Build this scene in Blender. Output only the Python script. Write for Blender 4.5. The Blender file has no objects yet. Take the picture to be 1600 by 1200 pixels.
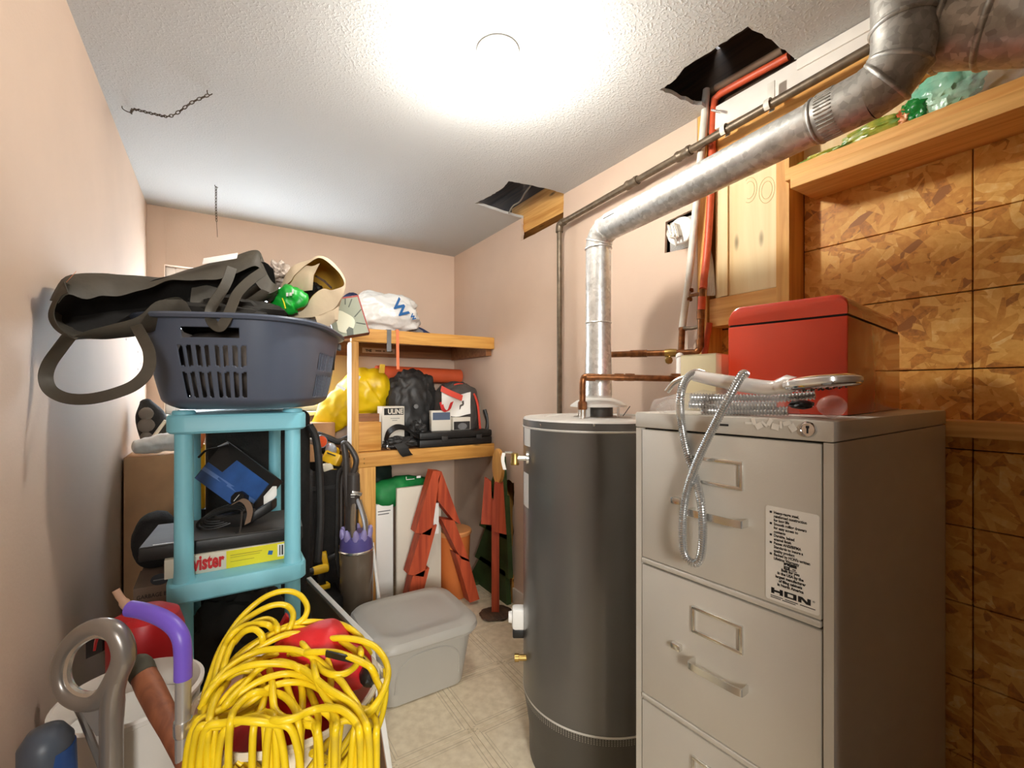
import bpy, bmesh, math, random
from mathutils import Vector, Matrix, noise
from mathutils.geometry import tessellate_polygon
random.seed(7)
R = math.radians
SC = bpy.context.scene
COL = SC.collection
# ---------------------------------------------------------------- camera, world, lights, exposure
F, PSI, EYE, HOR = 715.0, R(32.5), 1.25, 610.0
CP, SP = math.cos(PSI), math.sin(PSI)
cd = bpy.data.cameras.new('camera'); cam = bpy.data.objects.new('camera', cd); COL.objects.link(cam)
cd.sensor_fit = 'HORIZONTAL'; cd.sensor_width = 36; cd.lens = F/1600*36; cd.shift_y = (HOR-600)/1600
cd.clip_start = 0.02
cam.location = (0, 0, EYE); cam.rotation_euler = (R(90), 0, -PSI)
SC.camera = cam
SC.view_settings.view_transform = 'Standard'; SC.view_settings.look = 'None'
SC.view_settings.exposure = 0.70; SC.view_settings.gamma = 1.0; SC.view_settings.use_curve_mapping = False
BULB = 290.0
wd = bpy.data.worlds.new('world'); SC.world = wd; wd.use_nodes = True
wb = wd.node_tree.nodes['Background']; wb.inputs[0].default_value = (0.80, 0.90, 1.0, 1); wb.inputs[1].default_value = 10.0
def area(name, loc, rot, sx, sy, power, color):
    l = bpy.data.lights.new(name, 'AREA'); l.shape = 'RECTANGLE'; l.size = sx; l.size_y = sy; l.energy = power; l.color = color
    o = bpy.data.objects.new(name, l); COL.objects.link(o); o.location = loc; o.rotation_euler = rot
    return o
# unseen fill lamp added behind the camera to brighten the room
area('added_fill_light', (-0.62, -2.5, 1.75), (R(78), 0, R(-14)), 0.8, 0.8, 84.0, (1.0, 0.98, 0.94))

# ---------------------------------------------------------------- pixel helpers (real 3-D points on real surfaces)
def W(u, v, z):
    x = (u-800)/F*z; y = (HOR-v)/F*z
    return Vector((x*CP+z*SP, -x*SP+z*CP, EYE+y))
def onX(u, v, X): return W(u, v, X/((u-800)/F*CP+SP))
def onY(u, v, Y): return W(u, v, Y/(-(u-800)/F*SP+CP))
def onZ(u, v, Z): return W(u, v, F*(EYE-Z)/(v-HOR))
V = Vector
# ---------------------------------------------------------------- materials
def lin(c):
    r = []
    for k in c[:3]:
        k = k/255.0
        r.append(k/12.92 if k <= .04045 else ((k+.055)/1.055)**2.4)
    return (r[0], r[1], r[2], 1)
def newmat(name):
    m = bpy.data.materials.new(name); m.use_nodes = True
    return m, m.node_tree.nodes, m.node_tree.links, m.node_tree.nodes['Principled BSDF']
def mat(name, col, rough=.5, metal=0, var=0, vscale=8, bump=0, bscale=60, spec=.5, col2=None, stretch=None, coat=0, alpha=1, trans=0, sheen=0):
    m, n, l, b = newmat(name)
    b.inputs['Base Color'].default_value = lin(col); b.inputs['Roughness'].default_value = rough; b.inputs['Metallic'].default_value = metal
    b.inputs['Specular IOR Level'].default_value = spec; b.inputs['Coat Weight'].default_value = coat
    b.inputs['Alpha'].default_value = alpha; b.inputs['Transmission Weight'].default_value = trans
    if sheen: b.inputs['Sheen Weight'].default_value = sheen
    if var or bump:
        tc = n.new('ShaderNodeTexCoord'); mp = n.new('ShaderNodeMapping'); l.new(tc.outputs['Object'], mp.inputs[0])
        if stretch: mp.inputs['Scale'].default_value = stretch
    if var:
        nz = n.new('ShaderNodeTexNoise'); nz.inputs['Scale'].default_value = vscale; nz.inputs['Detail'].default_value = 5; l.new(mp.outputs[0], nz.inputs[0])
        cr = n.new('ShaderNodeValToRGB'); cr.color_ramp.elements[0].position = .3; cr.color_ramp.elements[1].position = .7
        c2 = col2 if col2 else tuple(max(0, k*(1-var)) for k in col)
        cr.color_ramp.elements[0].color = lin(c2); cr.color_ramp.elements[1].color = lin(col)
        l.new(nz.outputs[0], cr.inputs[0]); l.new(cr.outputs[0], b.inputs['Base Color'])
    if bump:
        n2 = n.new('ShaderNodeTexNoise'); n2.inputs['Scale'].default_value = bscale; n2.inputs['Detail'].default_value = 3; l.new(mp.outputs[0], n2.inputs[0])
        bp = n.new('ShaderNodeBump'); bp.inputs['Strength'].default_value = bump; bp.inputs['Distance'].default_value = .01
        l.new(n2.outputs[0], bp.inputs['Height']); l.new(bp.outputs[0], b.inputs['Normal'])
    return m
def wood(name, col, col2, axis='Y', scale=14, rough=.6):
    m, n, l, b = newmat(name); b.inputs['Roughness'].default_value = rough
    tc = n.new('ShaderNodeTexCoord'); mp = n.new('ShaderNodeMapping'); l.new(tc.outputs['Object'], mp.inputs[0])
    s = {'X': (.06, 1, 1), 'Y': (1, .06, 1), 'Z': (1, 1, .06)}[axis]; mp.inputs['Scale'].default_value = s
    nz = n.new('ShaderNodeTexNoise'); nz.inputs['Scale'].default_value = scale*4; nz.inputs['Detail'].default_value = 6; nz.inputs['Distortion'].default_value = 1.2
    l.new(mp.outputs[0], nz.inputs[0])
    cr = n.new('ShaderNodeValToRGB'); e = cr.color_ramp.elements; e[0].position = .32; e[1].position = .62; e[0].color = lin(col2); e[1].color = lin(col)
    l.new(nz.outputs[0], cr.inputs[0])
    n3 = n.new('ShaderNodeTexVoronoi'); n3.inputs['Scale'].default_value = 5; mp3 = n.new('ShaderNodeMapping'); l.new(tc.outputs['Object'], mp3.inputs[0])
    mp3.inputs['Scale'].default_value = {'X': (.5, 1.6, 1.6), 'Y': (1.6, .5, 1.6), 'Z': (1.6, 1.6, .5)}[axis]; l.new(mp3.outputs[0], n3.inputs[0])
    kr = n.new('ShaderNodeValToRGB'); kr.color_ramp.elements[0].position = .03; kr.color_ramp.elements[1].position = .09
    kr.color_ramp.elements[0].color = (1, 1, 1, 1); kr.color_ramp.elements[1].color = (0, 0, 0, 1); l.new(n3.outputs[0], kr.inputs[0])
    mx = n.new('ShaderNodeMix'); mx.data_type = 'RGBA'; l.new(kr.outputs[0], mx.inputs[0]); l.new(cr.outputs[0], mx.inputs[6]); mx.inputs[7].default_value = lin(tuple(k*.55 for k in col2))
    l.new(mx.outputs[2], b.inputs['Base Color'])
    bp = n.new('ShaderNodeBump'); bp.inputs['Strength'].default_value = .15; bp.inputs['Distance'].default_value = .003; l.new(nz.outputs[0], bp.inputs['Height']); l.new(bp.outputs[0], b.inputs['Normal'])
    return m
def osb(name):
    m, n, l, b = newmat(name); b.inputs['Roughness'].default_value = .55
    tc = n.new('ShaderNodeTexCoord')
    def layer(rot, sc, seed):
        m0 = n.new('ShaderNodeMapping'); m0.inputs['Rotation'].default_value = (rot, 0, 0)
        mp = n.new('ShaderNodeMapping'); mp.inputs['Scale'].default_value = sc; mp.inputs['Location'].default_value = (seed, seed*1.7, seed*.3)
        nzd = n.new('ShaderNodeTexNoise'); nzd.inputs['Scale'].default_value = 9; l.new(tc.outputs['Object'], nzd.inputs[0])
        ad = n.new('ShaderNodeVectorMath'); ad.operation = 'MULTIPLY_ADD'; l.new(nzd.outputs[1], ad.inputs[0]); ad.inputs[1].default_value = (.03, .03, .03); l.new(tc.outputs['Object'], ad.inputs[2])
        l.new(ad.outputs[0], m0.inputs[0]); l.new(m0.outputs[0], mp.inputs[0])
        v = n.new('ShaderNodeTexVoronoi'); v.inputs['Scale'].default_value = 1.0; v.inputs['Randomness'].default_value = 1; l.new(mp.outputs[0], v.inputs[0])
        sp = n.new('ShaderNodeSeparateColor'); l.new(v.outputs['Color'], sp.inputs[0])
        return sp
    A = layer(R(38), (.01, 17, 52), 1.3); B = layer(R(-55), (.01, 15, 46), 4.1); C_ = layer(R(82), (.01, 18, 56), 8.7); D = layer(R(-15), (.01, 22, 60), 2.9)
    def mixf(fac, x, y, thr):
        gt = n.new('ShaderNodeMath'); gt.operation = 'GREATER_THAN'; l.new(fac, gt.inputs[0]); gt.inputs[1].default_value = thr
        mx = n.new('ShaderNodeMix'); l.new(gt.outputs[0], mx.inputs[0]); l.new(x, mx.inputs[2]); l.new(y, mx.inputs[3])
        return mx.outputs[0]
    f = mixf(A.outputs[1], C_.outputs[0], A.outputs[0], .45)
    f = mixf(B.outputs[1], f, B.outputs[0], .62)
    f = mixf(D.outputs[1], f, D.outputs[0], .72)
    gr = n.new('ShaderNodeTexNoise'); gr.inputs['Scale'].default_value = 90; gr.inputs['Detail'].default_value = 6; l.new(tc.outputs['Object'], gr.inputs[0])
    bg = n.new('ShaderNodeTexNoise'); bg.inputs['Scale'].default_value = 9; bg.inputs['Detail'].default_value = 3; bg.inputs['Distortion'].default_value = 1.5; l.new(tc.outputs['Object'], bg.inputs[0])
    def MA(a, k, c):
        q = n.new('ShaderNodeMath'); q.operation = 'MULTIPLY_ADD'; l.new(a, q.inputs[0]); q.inputs[1].default_value = k
        if isinstance(c, float): q.inputs[2].default_value = c
        else: l.new(c, q.inputs[2])
        return q
    dk = n.new('ShaderNodeMath'); dk.operation = 'GREATER_THAN'; l.new(A.outputs[2], dk.inputs[0]); dk.inputs[1].default_value = .93
    ma = MA(dk.outputs[0], -.28, MA(gr.outputs[0], .50, MA(bg.outputs[0], .50, MA(f, .62, -.28).outputs[0]).outputs[0]).outputs[0])
    cr = n.new('ShaderNodeValToRGB'); cr.color_ramp.elements[0].position = .12; cr.color_ramp.elements[1].position = 1.2
    e = cr.color_ramp.elements
    e[0].color = lin((168, 106, 40)); e[1].position = 1.0; e[1].color = lin((255, 220, 146))
    for p, c in ((.28, (212, 142, 54)), (.5, (230, 166, 72)), (.8, (244, 190, 98))):
        q = e.new(p); q.color = lin(c)
    l.new(ma.outputs[0], cr.inputs[0]); l.new(cr.outputs[0], b.inputs['Base Color'])
    bp = n.new('ShaderNodeBump'); bp.inputs['Strength'].default_value = .35; bp.inputs['Distance'].default_value = .004; l.new(ma.outputs[0], bp.inputs['Height']); l.new(bp.outputs[0], b.inputs['Normal'])
    return m
def galv(name, dark=False):
    m, n, l, b = newmat(name); b.inputs['Metallic'].default_value = .66
    tc = n.new('ShaderNodeTexCoord'); v = n.new('ShaderNodeTexVoronoi'); v.inputs['Scale'].default_value = 85; l.new(tc.outputs['Object'], v.inputs[0])
    sp = n.new('ShaderNodeSeparateColor'); l.new(v.outputs['Color'], sp.inputs[0])
    nz = n.new('ShaderNodeTexNoise'); nz.inputs['Scale'].default_value = 22; nz.inputs['Detail'].default_value = 5; l.new(tc.outputs['Object'], nz.inputs[0])
    ma = n.new('ShaderNodeMath'); ma.operation = 'MULTIPLY_ADD'; l.new(sp.outputs[0], ma.inputs[0]); ma.inputs[1].default_value = .45; l.new(nz.outputs[0], ma.inputs[2])
    cr = n.new('ShaderNodeValToRGB'); cr.color_ramp.elements[0].position = .35; cr.color_ramp.elements[1].position = 1.0
    cr.color_ramp.elements[0].color = lin((182, 180, 174) if not dark else (142, 138, 130)); cr.color_ramp.elements[1].color = lin((232, 232, 228) if not dark else (196, 192, 184))
    l.new(ma.outputs[0], cr.inputs[0]); l.new(cr.outputs[0], b.inputs['Base Color'])
    mr = n.new('ShaderNodeMapRange'); l.new(ma.outputs[0], mr.inputs[0]); mr.inputs[3].default_value = .5 if not dark else .58; mr.inputs[4].default_value = .32 if not dark else .42; l.new(mr.outputs[0], b.inputs['Roughness'])
    bp = n.new('ShaderNodeBump'); bp.inputs['Strength'].default_value = .25; bp.inputs['Distance'].default_value = .004; l.new(ma.outputs[0], bp.inputs['Height']); l.new(bp.outputs[0], b.inputs['Normal'])
    return m
def tilemat(name):
    m, n, l, b = newmat(name); b.inputs['Roughness'].default_value = .42
    tc = n.new('ShaderNodeTexCoord'); sx = n.new('ShaderNodeSeparateXYZ'); l.new(tc.outputs['Object'], sx.inputs[0])
    def M(op, a, c=None, d=None):
        q = n.new('ShaderNodeMath'); q.operation = op
        for i, k in enumerate((a, c, d)):
            if k is None: continue
            if isinstance(k, (int, float)): q.inputs[i].default_value = k
            else: l.new(k, q.inputs[i])
        return q.outputs[0]
    ax = M('ABSOLUTE', sx.outputs[0]); ay = M('ABSOLUTE', sx.outputs[1]); mxv = M('MAXIMUM', ax, ay); mnv = M('MINIMUM', ax, ay)
    l1 = M('COMPARE', mxv, .131, .0014); l2 = M('COMPARE', mxv, .120, .0010)
    cor = M('GREATER_THAN', mnv, .131); nz0 = n.new('ShaderNodeTexNoise'); nz0.inputs['Scale'].default_value = 90; l.new(tc.outputs['Object'], nz0.inputs[0])
    cor = M('MULTIPLY', cor, M('GREATER_THAN', nz0.outputs[0], .55))
    tot = M('MINIMUM', M('ADD', M('ADD', l1, l2), M('MULTIPLY', cor, .8)), 1.0)
    nz = n.new('ShaderNodeTexNoise'); nz.inputs['Scale'].default_value = 30; nz.inputs['Detail'].default_value = 5; l.new(tc.outputs['Object'], nz.inputs[0])
    cr = n.new('ShaderNodeValToRGB'); cr.color_ramp.elements[0].color = lin((214, 198, 168)); cr.color_ramp.elements[1].color = lin((232, 218, 190)); cr.color_ramp.elements[0].position = .35; cr.color_ramp.elements[1].position = .65
    l.new(nz.outputs[0], cr.inputs[0])
    mx = n.new('ShaderNodeMix'); mx.data_type = 'RGBA'; l.new(M('MULTIPLY', tot, .55), mx.inputs[0]); l.new(cr.outputs[0], mx.inputs[6]); mx.inputs[7].default_value = lin((150, 132, 104))
    l.new(mx.outputs[2], b.inputs['Base Color'])
    return m
def emis(name, col, s):
    m, n, l, b = newmat(name); b.inputs['Base Color'].default_value = (1, 1, 1, 1); b.inputs['Emission Color'].default_value = (*col, 1); b.inputs['Emission Strength'].default_value = s
    return m
def pane_mat(name):
    m = bpy.data.materials.new(name); m.use_nodes = True; n = m.node_tree.nodes; l = m.node_tree.links; n.clear()
    o = n.new('ShaderNodeOutputMaterial'); t = n.new('ShaderNodeBsdfTransparent'); g = n.new('ShaderNodeBsdfGlossy'); g.inputs['Roughness'].default_value = .05
    mx = n.new('ShaderNodeMixShader'); mx.inputs[0].default_value = .08; l.new(t.outputs[0], mx.inputs[1]); l.new(g.outputs[0], mx.inputs[2]); l.new(mx.outputs[0], o.inputs[0])
    return m
def film(name, col=(240, 236, 228), op=.35, rough=.15):
    m = bpy.data.materials.new(name); m.use_nodes = True; n = m.node_tree.nodes; l = m.node_tree.links; b = n['Principled BSDF']; o = n['Material Output']
    b.inputs['Base Color'].default_value = lin(col); b.inputs['Roughness'].default_value = rough
    tc = n.new('ShaderNodeTexCoord'); nz = n.new('ShaderNodeTexNoise'); nz.inputs['Scale'].default_value = 26; nz.inputs['Detail'].default_value = 3; nz.inputs['Distortion'].default_value = 1.5; l.new(tc.outputs['Object'], nz.inputs[0])
    bp = n.new('ShaderNodeBump'); bp.inputs['Strength'].default_value = .6; bp.inputs['Distance'].default_value = .01; l.new(nz.outputs[0], bp.inputs['Height']); l.new(bp.outputs[0], b.inputs['Normal'])
    t = n.new('ShaderNodeBsdfTransparent'); mx = n.new('ShaderNodeMixShader'); mx.inputs[0].default_value = op
    l.new(t.outputs[0], mx.inputs[1]); l.new(b.outputs[0], mx.inputs[2]); l.new(mx.outputs[0], o.inputs[0])
    return m
def stipple(name):
    m, n, l, b = newmat(name); b.inputs['Base Color'].default_value = lin((198, 198, 195)); b.inputs['Roughness'].default_value = .85; b.inputs['Specular IOR Level'].default_value = .2
    tc = n.new('ShaderNodeTexCoord'); v = n.new('ShaderNodeTexNoise'); v.inputs['Scale'].default_value = 130; v.inputs['Detail'].default_value = 2.5; l.new(tc.outputs['Object'], v.inputs[0])
    cr = n.new('ShaderNodeValToRGB'); cr.color_ramp.elements[0].position = .5; cr.color_ramp.elements[1].position = .72; l.new(v.outputs[0], cr.inputs[0])
    bp = n.new('ShaderNodeBump'); bp.inputs['Strength'].default_value = .32; bp.inputs['Distance'].default_value = .004; l.new(cr.outputs[0], bp.inputs['Height']); l.new(bp.outputs[0], b.inputs['Normal'])
    return m
MAT = {}
MAT['pink'] = mat('pink_paint', (217, 191, 169), .75, var=.05, vscale=2.2, bump=.06, bscale=120, spec=.25)
MAT['ceil'] = stipple('stipple_white')
MAT['drywall'] = mat('drywall_core', (226, 216, 200), .9, var=.1, vscale=60, bump=.3, bscale=200)
MAT['whitewood'] = mat('white_painted_wood', (240, 232, 220), .6, var=.05, vscale=12)
MAT['osb'] = osb('strand_board')
MAT['pine'] = wood('pine_lumber', (234, 180, 102), (206, 142, 64), 'Y', 10)
MAT['pineX'] = wood('pine_lumber_x', (222, 166, 84), (196, 134, 56), 'X', 10)
MAT['pineZ'] = wood('pine_lumber_z', (226, 172, 92), (198, 138, 62), 'Z', 10)
MAT['ply'] = wood('pale_plywood', (238, 214, 164), (226, 192, 134), 'Z', 4)
MAT['darkwood'] = wood('old_dark_wood', (92, 68, 48), (56, 40, 28), 'Y', 8)
MAT['brownwood'] = wood('brown_wood', (150, 100, 58), (118, 74, 40), 'X', 8)
MAT['tile'] = tilemat('cream_vinyl')
MAT['joint'] = mat('vinyl_joint', (176, 158, 128), .7)
MAT['galv'] = galv('galvanised_steel'); MAT['galvd'] = galv('dull_galvanised_steel', True)
MAT['chrome'] = mat('chrome', (225, 225, 225), .12, 1)
MAT['hose'] = mat('ribbed_chrome', (206, 206, 204), .24, .85)
MAT['silver'] = mat('silver_plastic', (176, 180, 188), .3, .4)
MAT['concrete'] = mat('dark_concrete', (88, 82, 76), .9, var=.2, vscale=4)
MAT['steel'] = mat('brushed_steel', (222, 219, 212), .24, .9)
MAT['blackiron'] = mat('dark_iron', (124, 108, 88), .42, .45, var=.25, vscale=40)
MAT['copper'] = mat('aged_copper', (160, 104, 60), .4, .75, var=.35, vscale=50, col2=(104, 66, 40))
MAT['brass'] = mat('brass', (170, 140, 80), .35, .9)
MAT['redpipe'] = mat('red_painted_pipe', (222, 92, 52), .45, var=.12, vscale=30)
MAT['whitepipe'] = mat('white_painted_pipe', (232, 226, 212), .5, var=.06, vscale=30)
MAT['white'] = mat('white_plastic', (238, 236, 230), .45)
MAT['cream'] = mat('cream_plastic', (232, 224, 200), .45)
MAT['black'] = mat('black_plastic', (26, 25, 24), .45, bump=.05)
MAT['blackcloth'] = mat('black_cloth', (34, 32, 30), .85, var=.3, vscale=30, bump=.25, bscale=160)
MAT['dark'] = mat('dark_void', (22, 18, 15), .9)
MAT['rubber'] = mat('grey_rubber', (74, 70, 54), .75, var=.2, vscale=30)
# ---------------------------------------------------------------- mesh builder
OFF = {}
class MB:
    def __init__(s): s.b = bmesh.new()
    def add(s, vs, fs):
        v = [s.b.verts.new(p) for p in vs]
        for f in fs:
            try: s.b.faces.new([v[i] for i in f])
            except ValueError: pass
        return s
    def merge(s, b2):
        m = bpy.data.meshes.new('t'); b2.to_mesh(m); b2.free(); s.b.from_mesh(m); bpy.data.meshes.remove(m); return s
    def box(s, c, d, rot=None, bev=0, seg=2):
        t = bmesh.new(); bmesh.ops.create_cube(t, size=1, matrix=Matrix.Diagonal((d[0], d[1], d[2], 1)))
        if bev: bmesh.ops.bevel(t, geom=t.edges[:], offset=bev, segments=seg, profile=.5, affect='EDGES')
        M = Matrix.Translation(Vector(c))
        if rot is not None: M = M @ (rot.to_4x4() if isinstance(rot, Matrix) else Matrix.Rotation(rot, 4, 'Z'))
        bmesh.ops.transform(t, matrix=M, verts=t.verts[:]); return s.merge(t)
    def bx(s, x0, x1, y0, y1, z0, z1, bev=0, seg=2):
        return s.box(((x0+x1)/2, (y0+y1)/2, (z0+z1)/2), (abs(x1-x0), abs(y1-y0), abs(z1-z0)), None, bev, seg)
    def obox(s, o, a, b_, c, bev=0, seg=2):
        "box from corner o with edge vectors a, b, c"
        a, b_, c = Vector(a), Vector(b_), Vector(c)
        M = Matrix((a.normalized(), b_.normalized(), c.normalized())).transposed()
        return s.box(Vector(o)+(a+b_+c)/2, (a.length, b_.length, c.length), M, bev, seg)
    def loft(s, rings, closed=True, cap0=False, cap1=False):
        n = len(rings[0]); vs = [p for r in rings for p in r]; fs = []
        for i in range(len(rings)-1):
            for j in range(n if closed else n-1):
                k = (j+1) % n
                fs.append((i*n+j, i*n+k, (i+1)*n+k, (i+1)*n+j))
        if cap0: fs.append(tuple(range(n-1, -1, -1)))
        if cap1: fs.append(tuple((len(rings)-1)*n+j for j in range(n)))
        return s.add(vs, fs)
    def tube(s, pts, r, seg=10, closed=False, cap=True):
        pts = [Vector(p) for p in pts]; n = len(pts)
        rr = (lambda i: r[i]) if isinstance(r, (list, tuple)) else (lambda i: r)
        T = []
        for i in range(n):
            a = pts[(i-1) % n] if (closed or i > 0) else pts[i]; c = pts[(i+1) % n] if (closed or i < n-1) else pts[i]
            d = (c-a); T.append(d.normalized() if d.length > 1e-9 else Vector((0, 0, 1)))
        up = Vector((0, 0, 1)) if abs(T[0].z) < .9 else Vector((1, 0, 0))
        N = (up - T[0]*up.dot(T[0])).normalized(); rings = []
        for i in range(n):
            if i: 
                N = N - T[i]*N.dot(T[i])
                N = N.normalized() if N.length > 1e-6 else T[i].orthogonal().normalized()
            B = T[i].cross(N)
            rings.append([pts[i]+(N*math.cos(2*math.pi*k/seg)+B*math.sin(2*math.pi*k/seg))*rr(i) for k in range(seg)])
        if closed: rings.append(rings[0])
        return s.loft(rings, True, cap and not closed, cap and not closed)
    def lathe(s, prof, c, axis=(0, 0, 1), seg=32, cap0=True, cap1=True, sx=1, sy=1):
        q = Vector((0, 0, 1)).rotation_difference(Vector(axis).normalized()).to_matrix(); c = Vector(c)
        rings = [[c+q @ Vector((r*sx*math.cos(2*math.pi*k/seg), r*sy*math.sin(2*math.pi*k/seg), z)) for k in range(seg)] for r, z in prof]
        return s.loft(rings, True, cap0, cap1)
    def prism(s, poly, ext):
        poly = [Vector(p) for p in poly]; e = Vector(ext); n = len(poly)
        return s.add(poly+[p+e for p in poly], [tuple(range(n-1, -1, -1)), tuple(range(n, 2*n))]+[(i, (i+1) % n, n+(i+1) % n, n+i) for i in range(n)])
    def slab(s, outer, holes, o, ux, uy, t):
        o, ux, uy, t = Vector(o), Vector(ux), Vector(uy), Vector(t)
        loops = [outer]+list(holes); flat = [p for L in loops for p in L]
        tr = tessellate_polygon([[Vector((p[0], p[1], 0)) for p in L] for L in loops]); N = len(flat)
        P = [o+ux*p[0]+uy*p[1] for p in flat]; vs = P+[p+t for p in P]
        fs = [tuple(f) for f in tr]+[tuple(N+i for i in reversed(f)) for f in tr]; k = 0
        for L in loops:
            for i in range(len(L)):
                a, c = k+i, k+(i+1) % len(L); fs.append((a, c, N+c, N+a))
            k += len(L)
        return s.add(vs, fs)
    def blob(s, c, r, amp=.1, freq=3, seed=0, sub=4, flat=None, rot=None, crease=0, pw=1.0):
        t = bmesh.new(); bmesh.ops.create_icosphere(t, subdivisions=sub, radius=1)
        for v in t.verts:
            d = v.co.normalized(); q = d*freq+Vector((seed*3.1, seed*1.7, seed*.9))
            k = 1+amp*noise.noise(q)+amp*.5*noise.noise(q*2.3)
            if crease: k -= crease*abs(noise.noise(q*1.7+Vector((5, 2, 1))))
            p = Vector((math.copysign(abs(d.x)**pw, d.x), math.copysign(abs(d.y)**pw, d.y), math.copysign(abs(d.z)**pw, d.z)))*k
            p = Vector((p.x*r[0], p.y*r[1], p.z*r[2]))
            if rot is not None: p = rot @ p
            p += Vector(c)
            if flat is not None and p.z < flat: p.z = flat+(p.z-flat)*.03
            v.co = p
        return s.merge(t)
    def sheet(s, grid, thick=0):
        m, n = len(grid), len(grid[0])
        s.add([p for r in grid for p in r], [(i*n+j, i*n+j+1, (i+1)*n+j+1, (i+1)*n+j) for i in range(m-1) for j in range(n-1)])
        if thick:
            bmesh.ops.recalc_face_normals(s.b, faces=s.b.faces[:]); bmesh.ops.solidify(s.b, geom=s.b.faces[:], thickness=thick)
        return s
    def ribbon(s, pts, wid, thick=.002):
        "flat strap: pts = centre line, wid = vector or list of vectors across (half width)"
        n = len(pts); w = wid if isinstance(wid, list) else [Vector(wid)]*n
        return s.sheet([[Vector(pts[i])-w[i], Vector(pts[i])+w[i]] for i in range(n)], thick)
    def build(s, name, m, parent=None, ang=35, weld=False, recalc=True):
        b = s.b
        if weld: bmesh.ops.remove_doubles(b, verts=b.verts[:], dist=1e-5)
        if recalc: bmesh.ops.recalc_face_normals(b, faces=b.faces[:])
        off = OFF.get(parent.name, Vector()) if parent else Vector()
        if off.length: bmesh.ops.translate(b, vec=-off, verts=b.verts[:])
        me = bpy.data.meshes.new(name); b.to_mesh(me); b.free()
        for p in me.polygons: p.use_smooth = True
        me.set_sharp_from_angle(angle=R(ang))
        me.materials.append(MAT[m] if isinstance(m, str) else m)
        o = bpy.data.objects.new(name, me); COL.objects.link(o)
        if parent: o.parent = parent; OFF[o.name] = off
        return o
def tag(o, label, cat, group=None):
    o['label'] = label; o['category'] = cat
    if group: o['group'] = group
    return o
def struct(o): o['kind'] = 'structure'; return o
def thing(name, label, cat, loc, rotz=None, group=None):
    o = bpy.data.objects.new(name, None); COL.objects.link(o); o.location = loc; o.empty_display_size = .05
    if rotz is not None: o.rotation_euler = (0, 0, rotz); OFF[o.name] = Vector()
    else: OFF[o.name] = Vector(loc)
    return tag(o, label, cat, group)
def spline(pts, n=8, closed=False):
    P = [Vector(p) for p in pts]; m = len(P); out = []
    for i in range(m if closed else m-1):
        p0 = P[(i-1) % m] if (closed or i > 0) else P[i]*2-P[i+1]; p1 = P[i]; p2 = P[(i+1) % m]; p3 = P[(i+2) % m] if (closed or i+2 < m) else P[i+1]*2-P[i]
        for k in range(n):
            t = k/n; out.append(.5*((2*p1)+(p2-p0)*t+(2*p0-5*p1+4*p2-p3)*t*t+(3*p1-p0-3*p2+p3)*t**3))
    if not closed: out.append(P[-1])
    return out
def arc(c, r, a0, a1, n): return [(c[0]+r*math.cos(a0+(a1-a0)*i/n), c[1]+r*math.sin(a0+(a1-a0)*i/n)) for i in range(n+1)]
def rrect(x0, x1, y0, y1, r, n=5):
    return arc((x1-r, y0+r), r, R(-90), 0, n)+arc((x1-r, y1-r), r, 0, R(90), n)+arc((x0+r, y1-r), r, R(90), R(180), n)+arc((x0+r, y0+r), r, R(180), R(270), n)
def text(body, size, m, parent, o, right, up, name='lettering', bold=0, align='LEFT', sx=1, spacing=1.0, local=False, mirror=False, lift=.0006):
    c = bpy.data.curves.new('t', 'FONT'); c.body = body; c.size = size; c.offset = bold; c.align_x = align; c.space_line = spacing; c.resolution_u = 2
    t = bpy.data.objects.new('t', c); COL.objects.link(t); dg = bpy.context.evaluated_depsgraph_get(); dg.update()
    me = bpy.data.meshes.new_from_object(t.evaluated_get(dg)); bpy.data.objects.remove(t); bpy.data.curves.remove(c)
    rt, u = Vector(right).normalized(), Vector(up).normalized(); nn = rt.cross(u)
    if mirror: rt = -rt
    off = OFF.get(parent.name, Vector()) if parent else Vector()
    me.transform(Matrix.Translation(Vector(o)-off+nn*lift) @ Matrix((rt*sx, u, nn)).transposed().to_4x4())
    me.name = name; me.materials.clear(); me.materials.append(MAT[m] if isinstance(m, str) else m)
    ob = bpy.data.objects.new(name, me); COL.objects.link(ob); ob.parent = parent; OFF[ob.name] = off
    return ob
MAT['ink'] = mat('black_ink', (24, 22, 22), .7)
# ================================================================ THE ROOM
LX, RX, BY, CZ, FY = -.33, 1.46, 3.09, 2.24, -.25
OX = 1.55
# floor of cream vinyl squares
fl = struct(MB().bx(LX-.1, OX+.1, FY, BY+.1, -.1, -.002).build('floor', 'joint'))
TS = .305; tm = None
for i in range(-1, 7):
    for j in range(-1, 11):
        cx, cy = .02+i*TS, .12+j*TS
        if cx-TS/2 > OX or cx+TS/2 < LX: continue
        if tm is None:
            o = MB().box((0, 0, -.0015), (TS-.0025, TS-.0025, .003), None, .0008, 1).build('tile', 'tile', fl); tm = o.data
        else:
            o = bpy.data.objects.new('tile', tm); COL.objects.link(o); o.parent = fl
        o.location = (cx, cy, 0)
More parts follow.
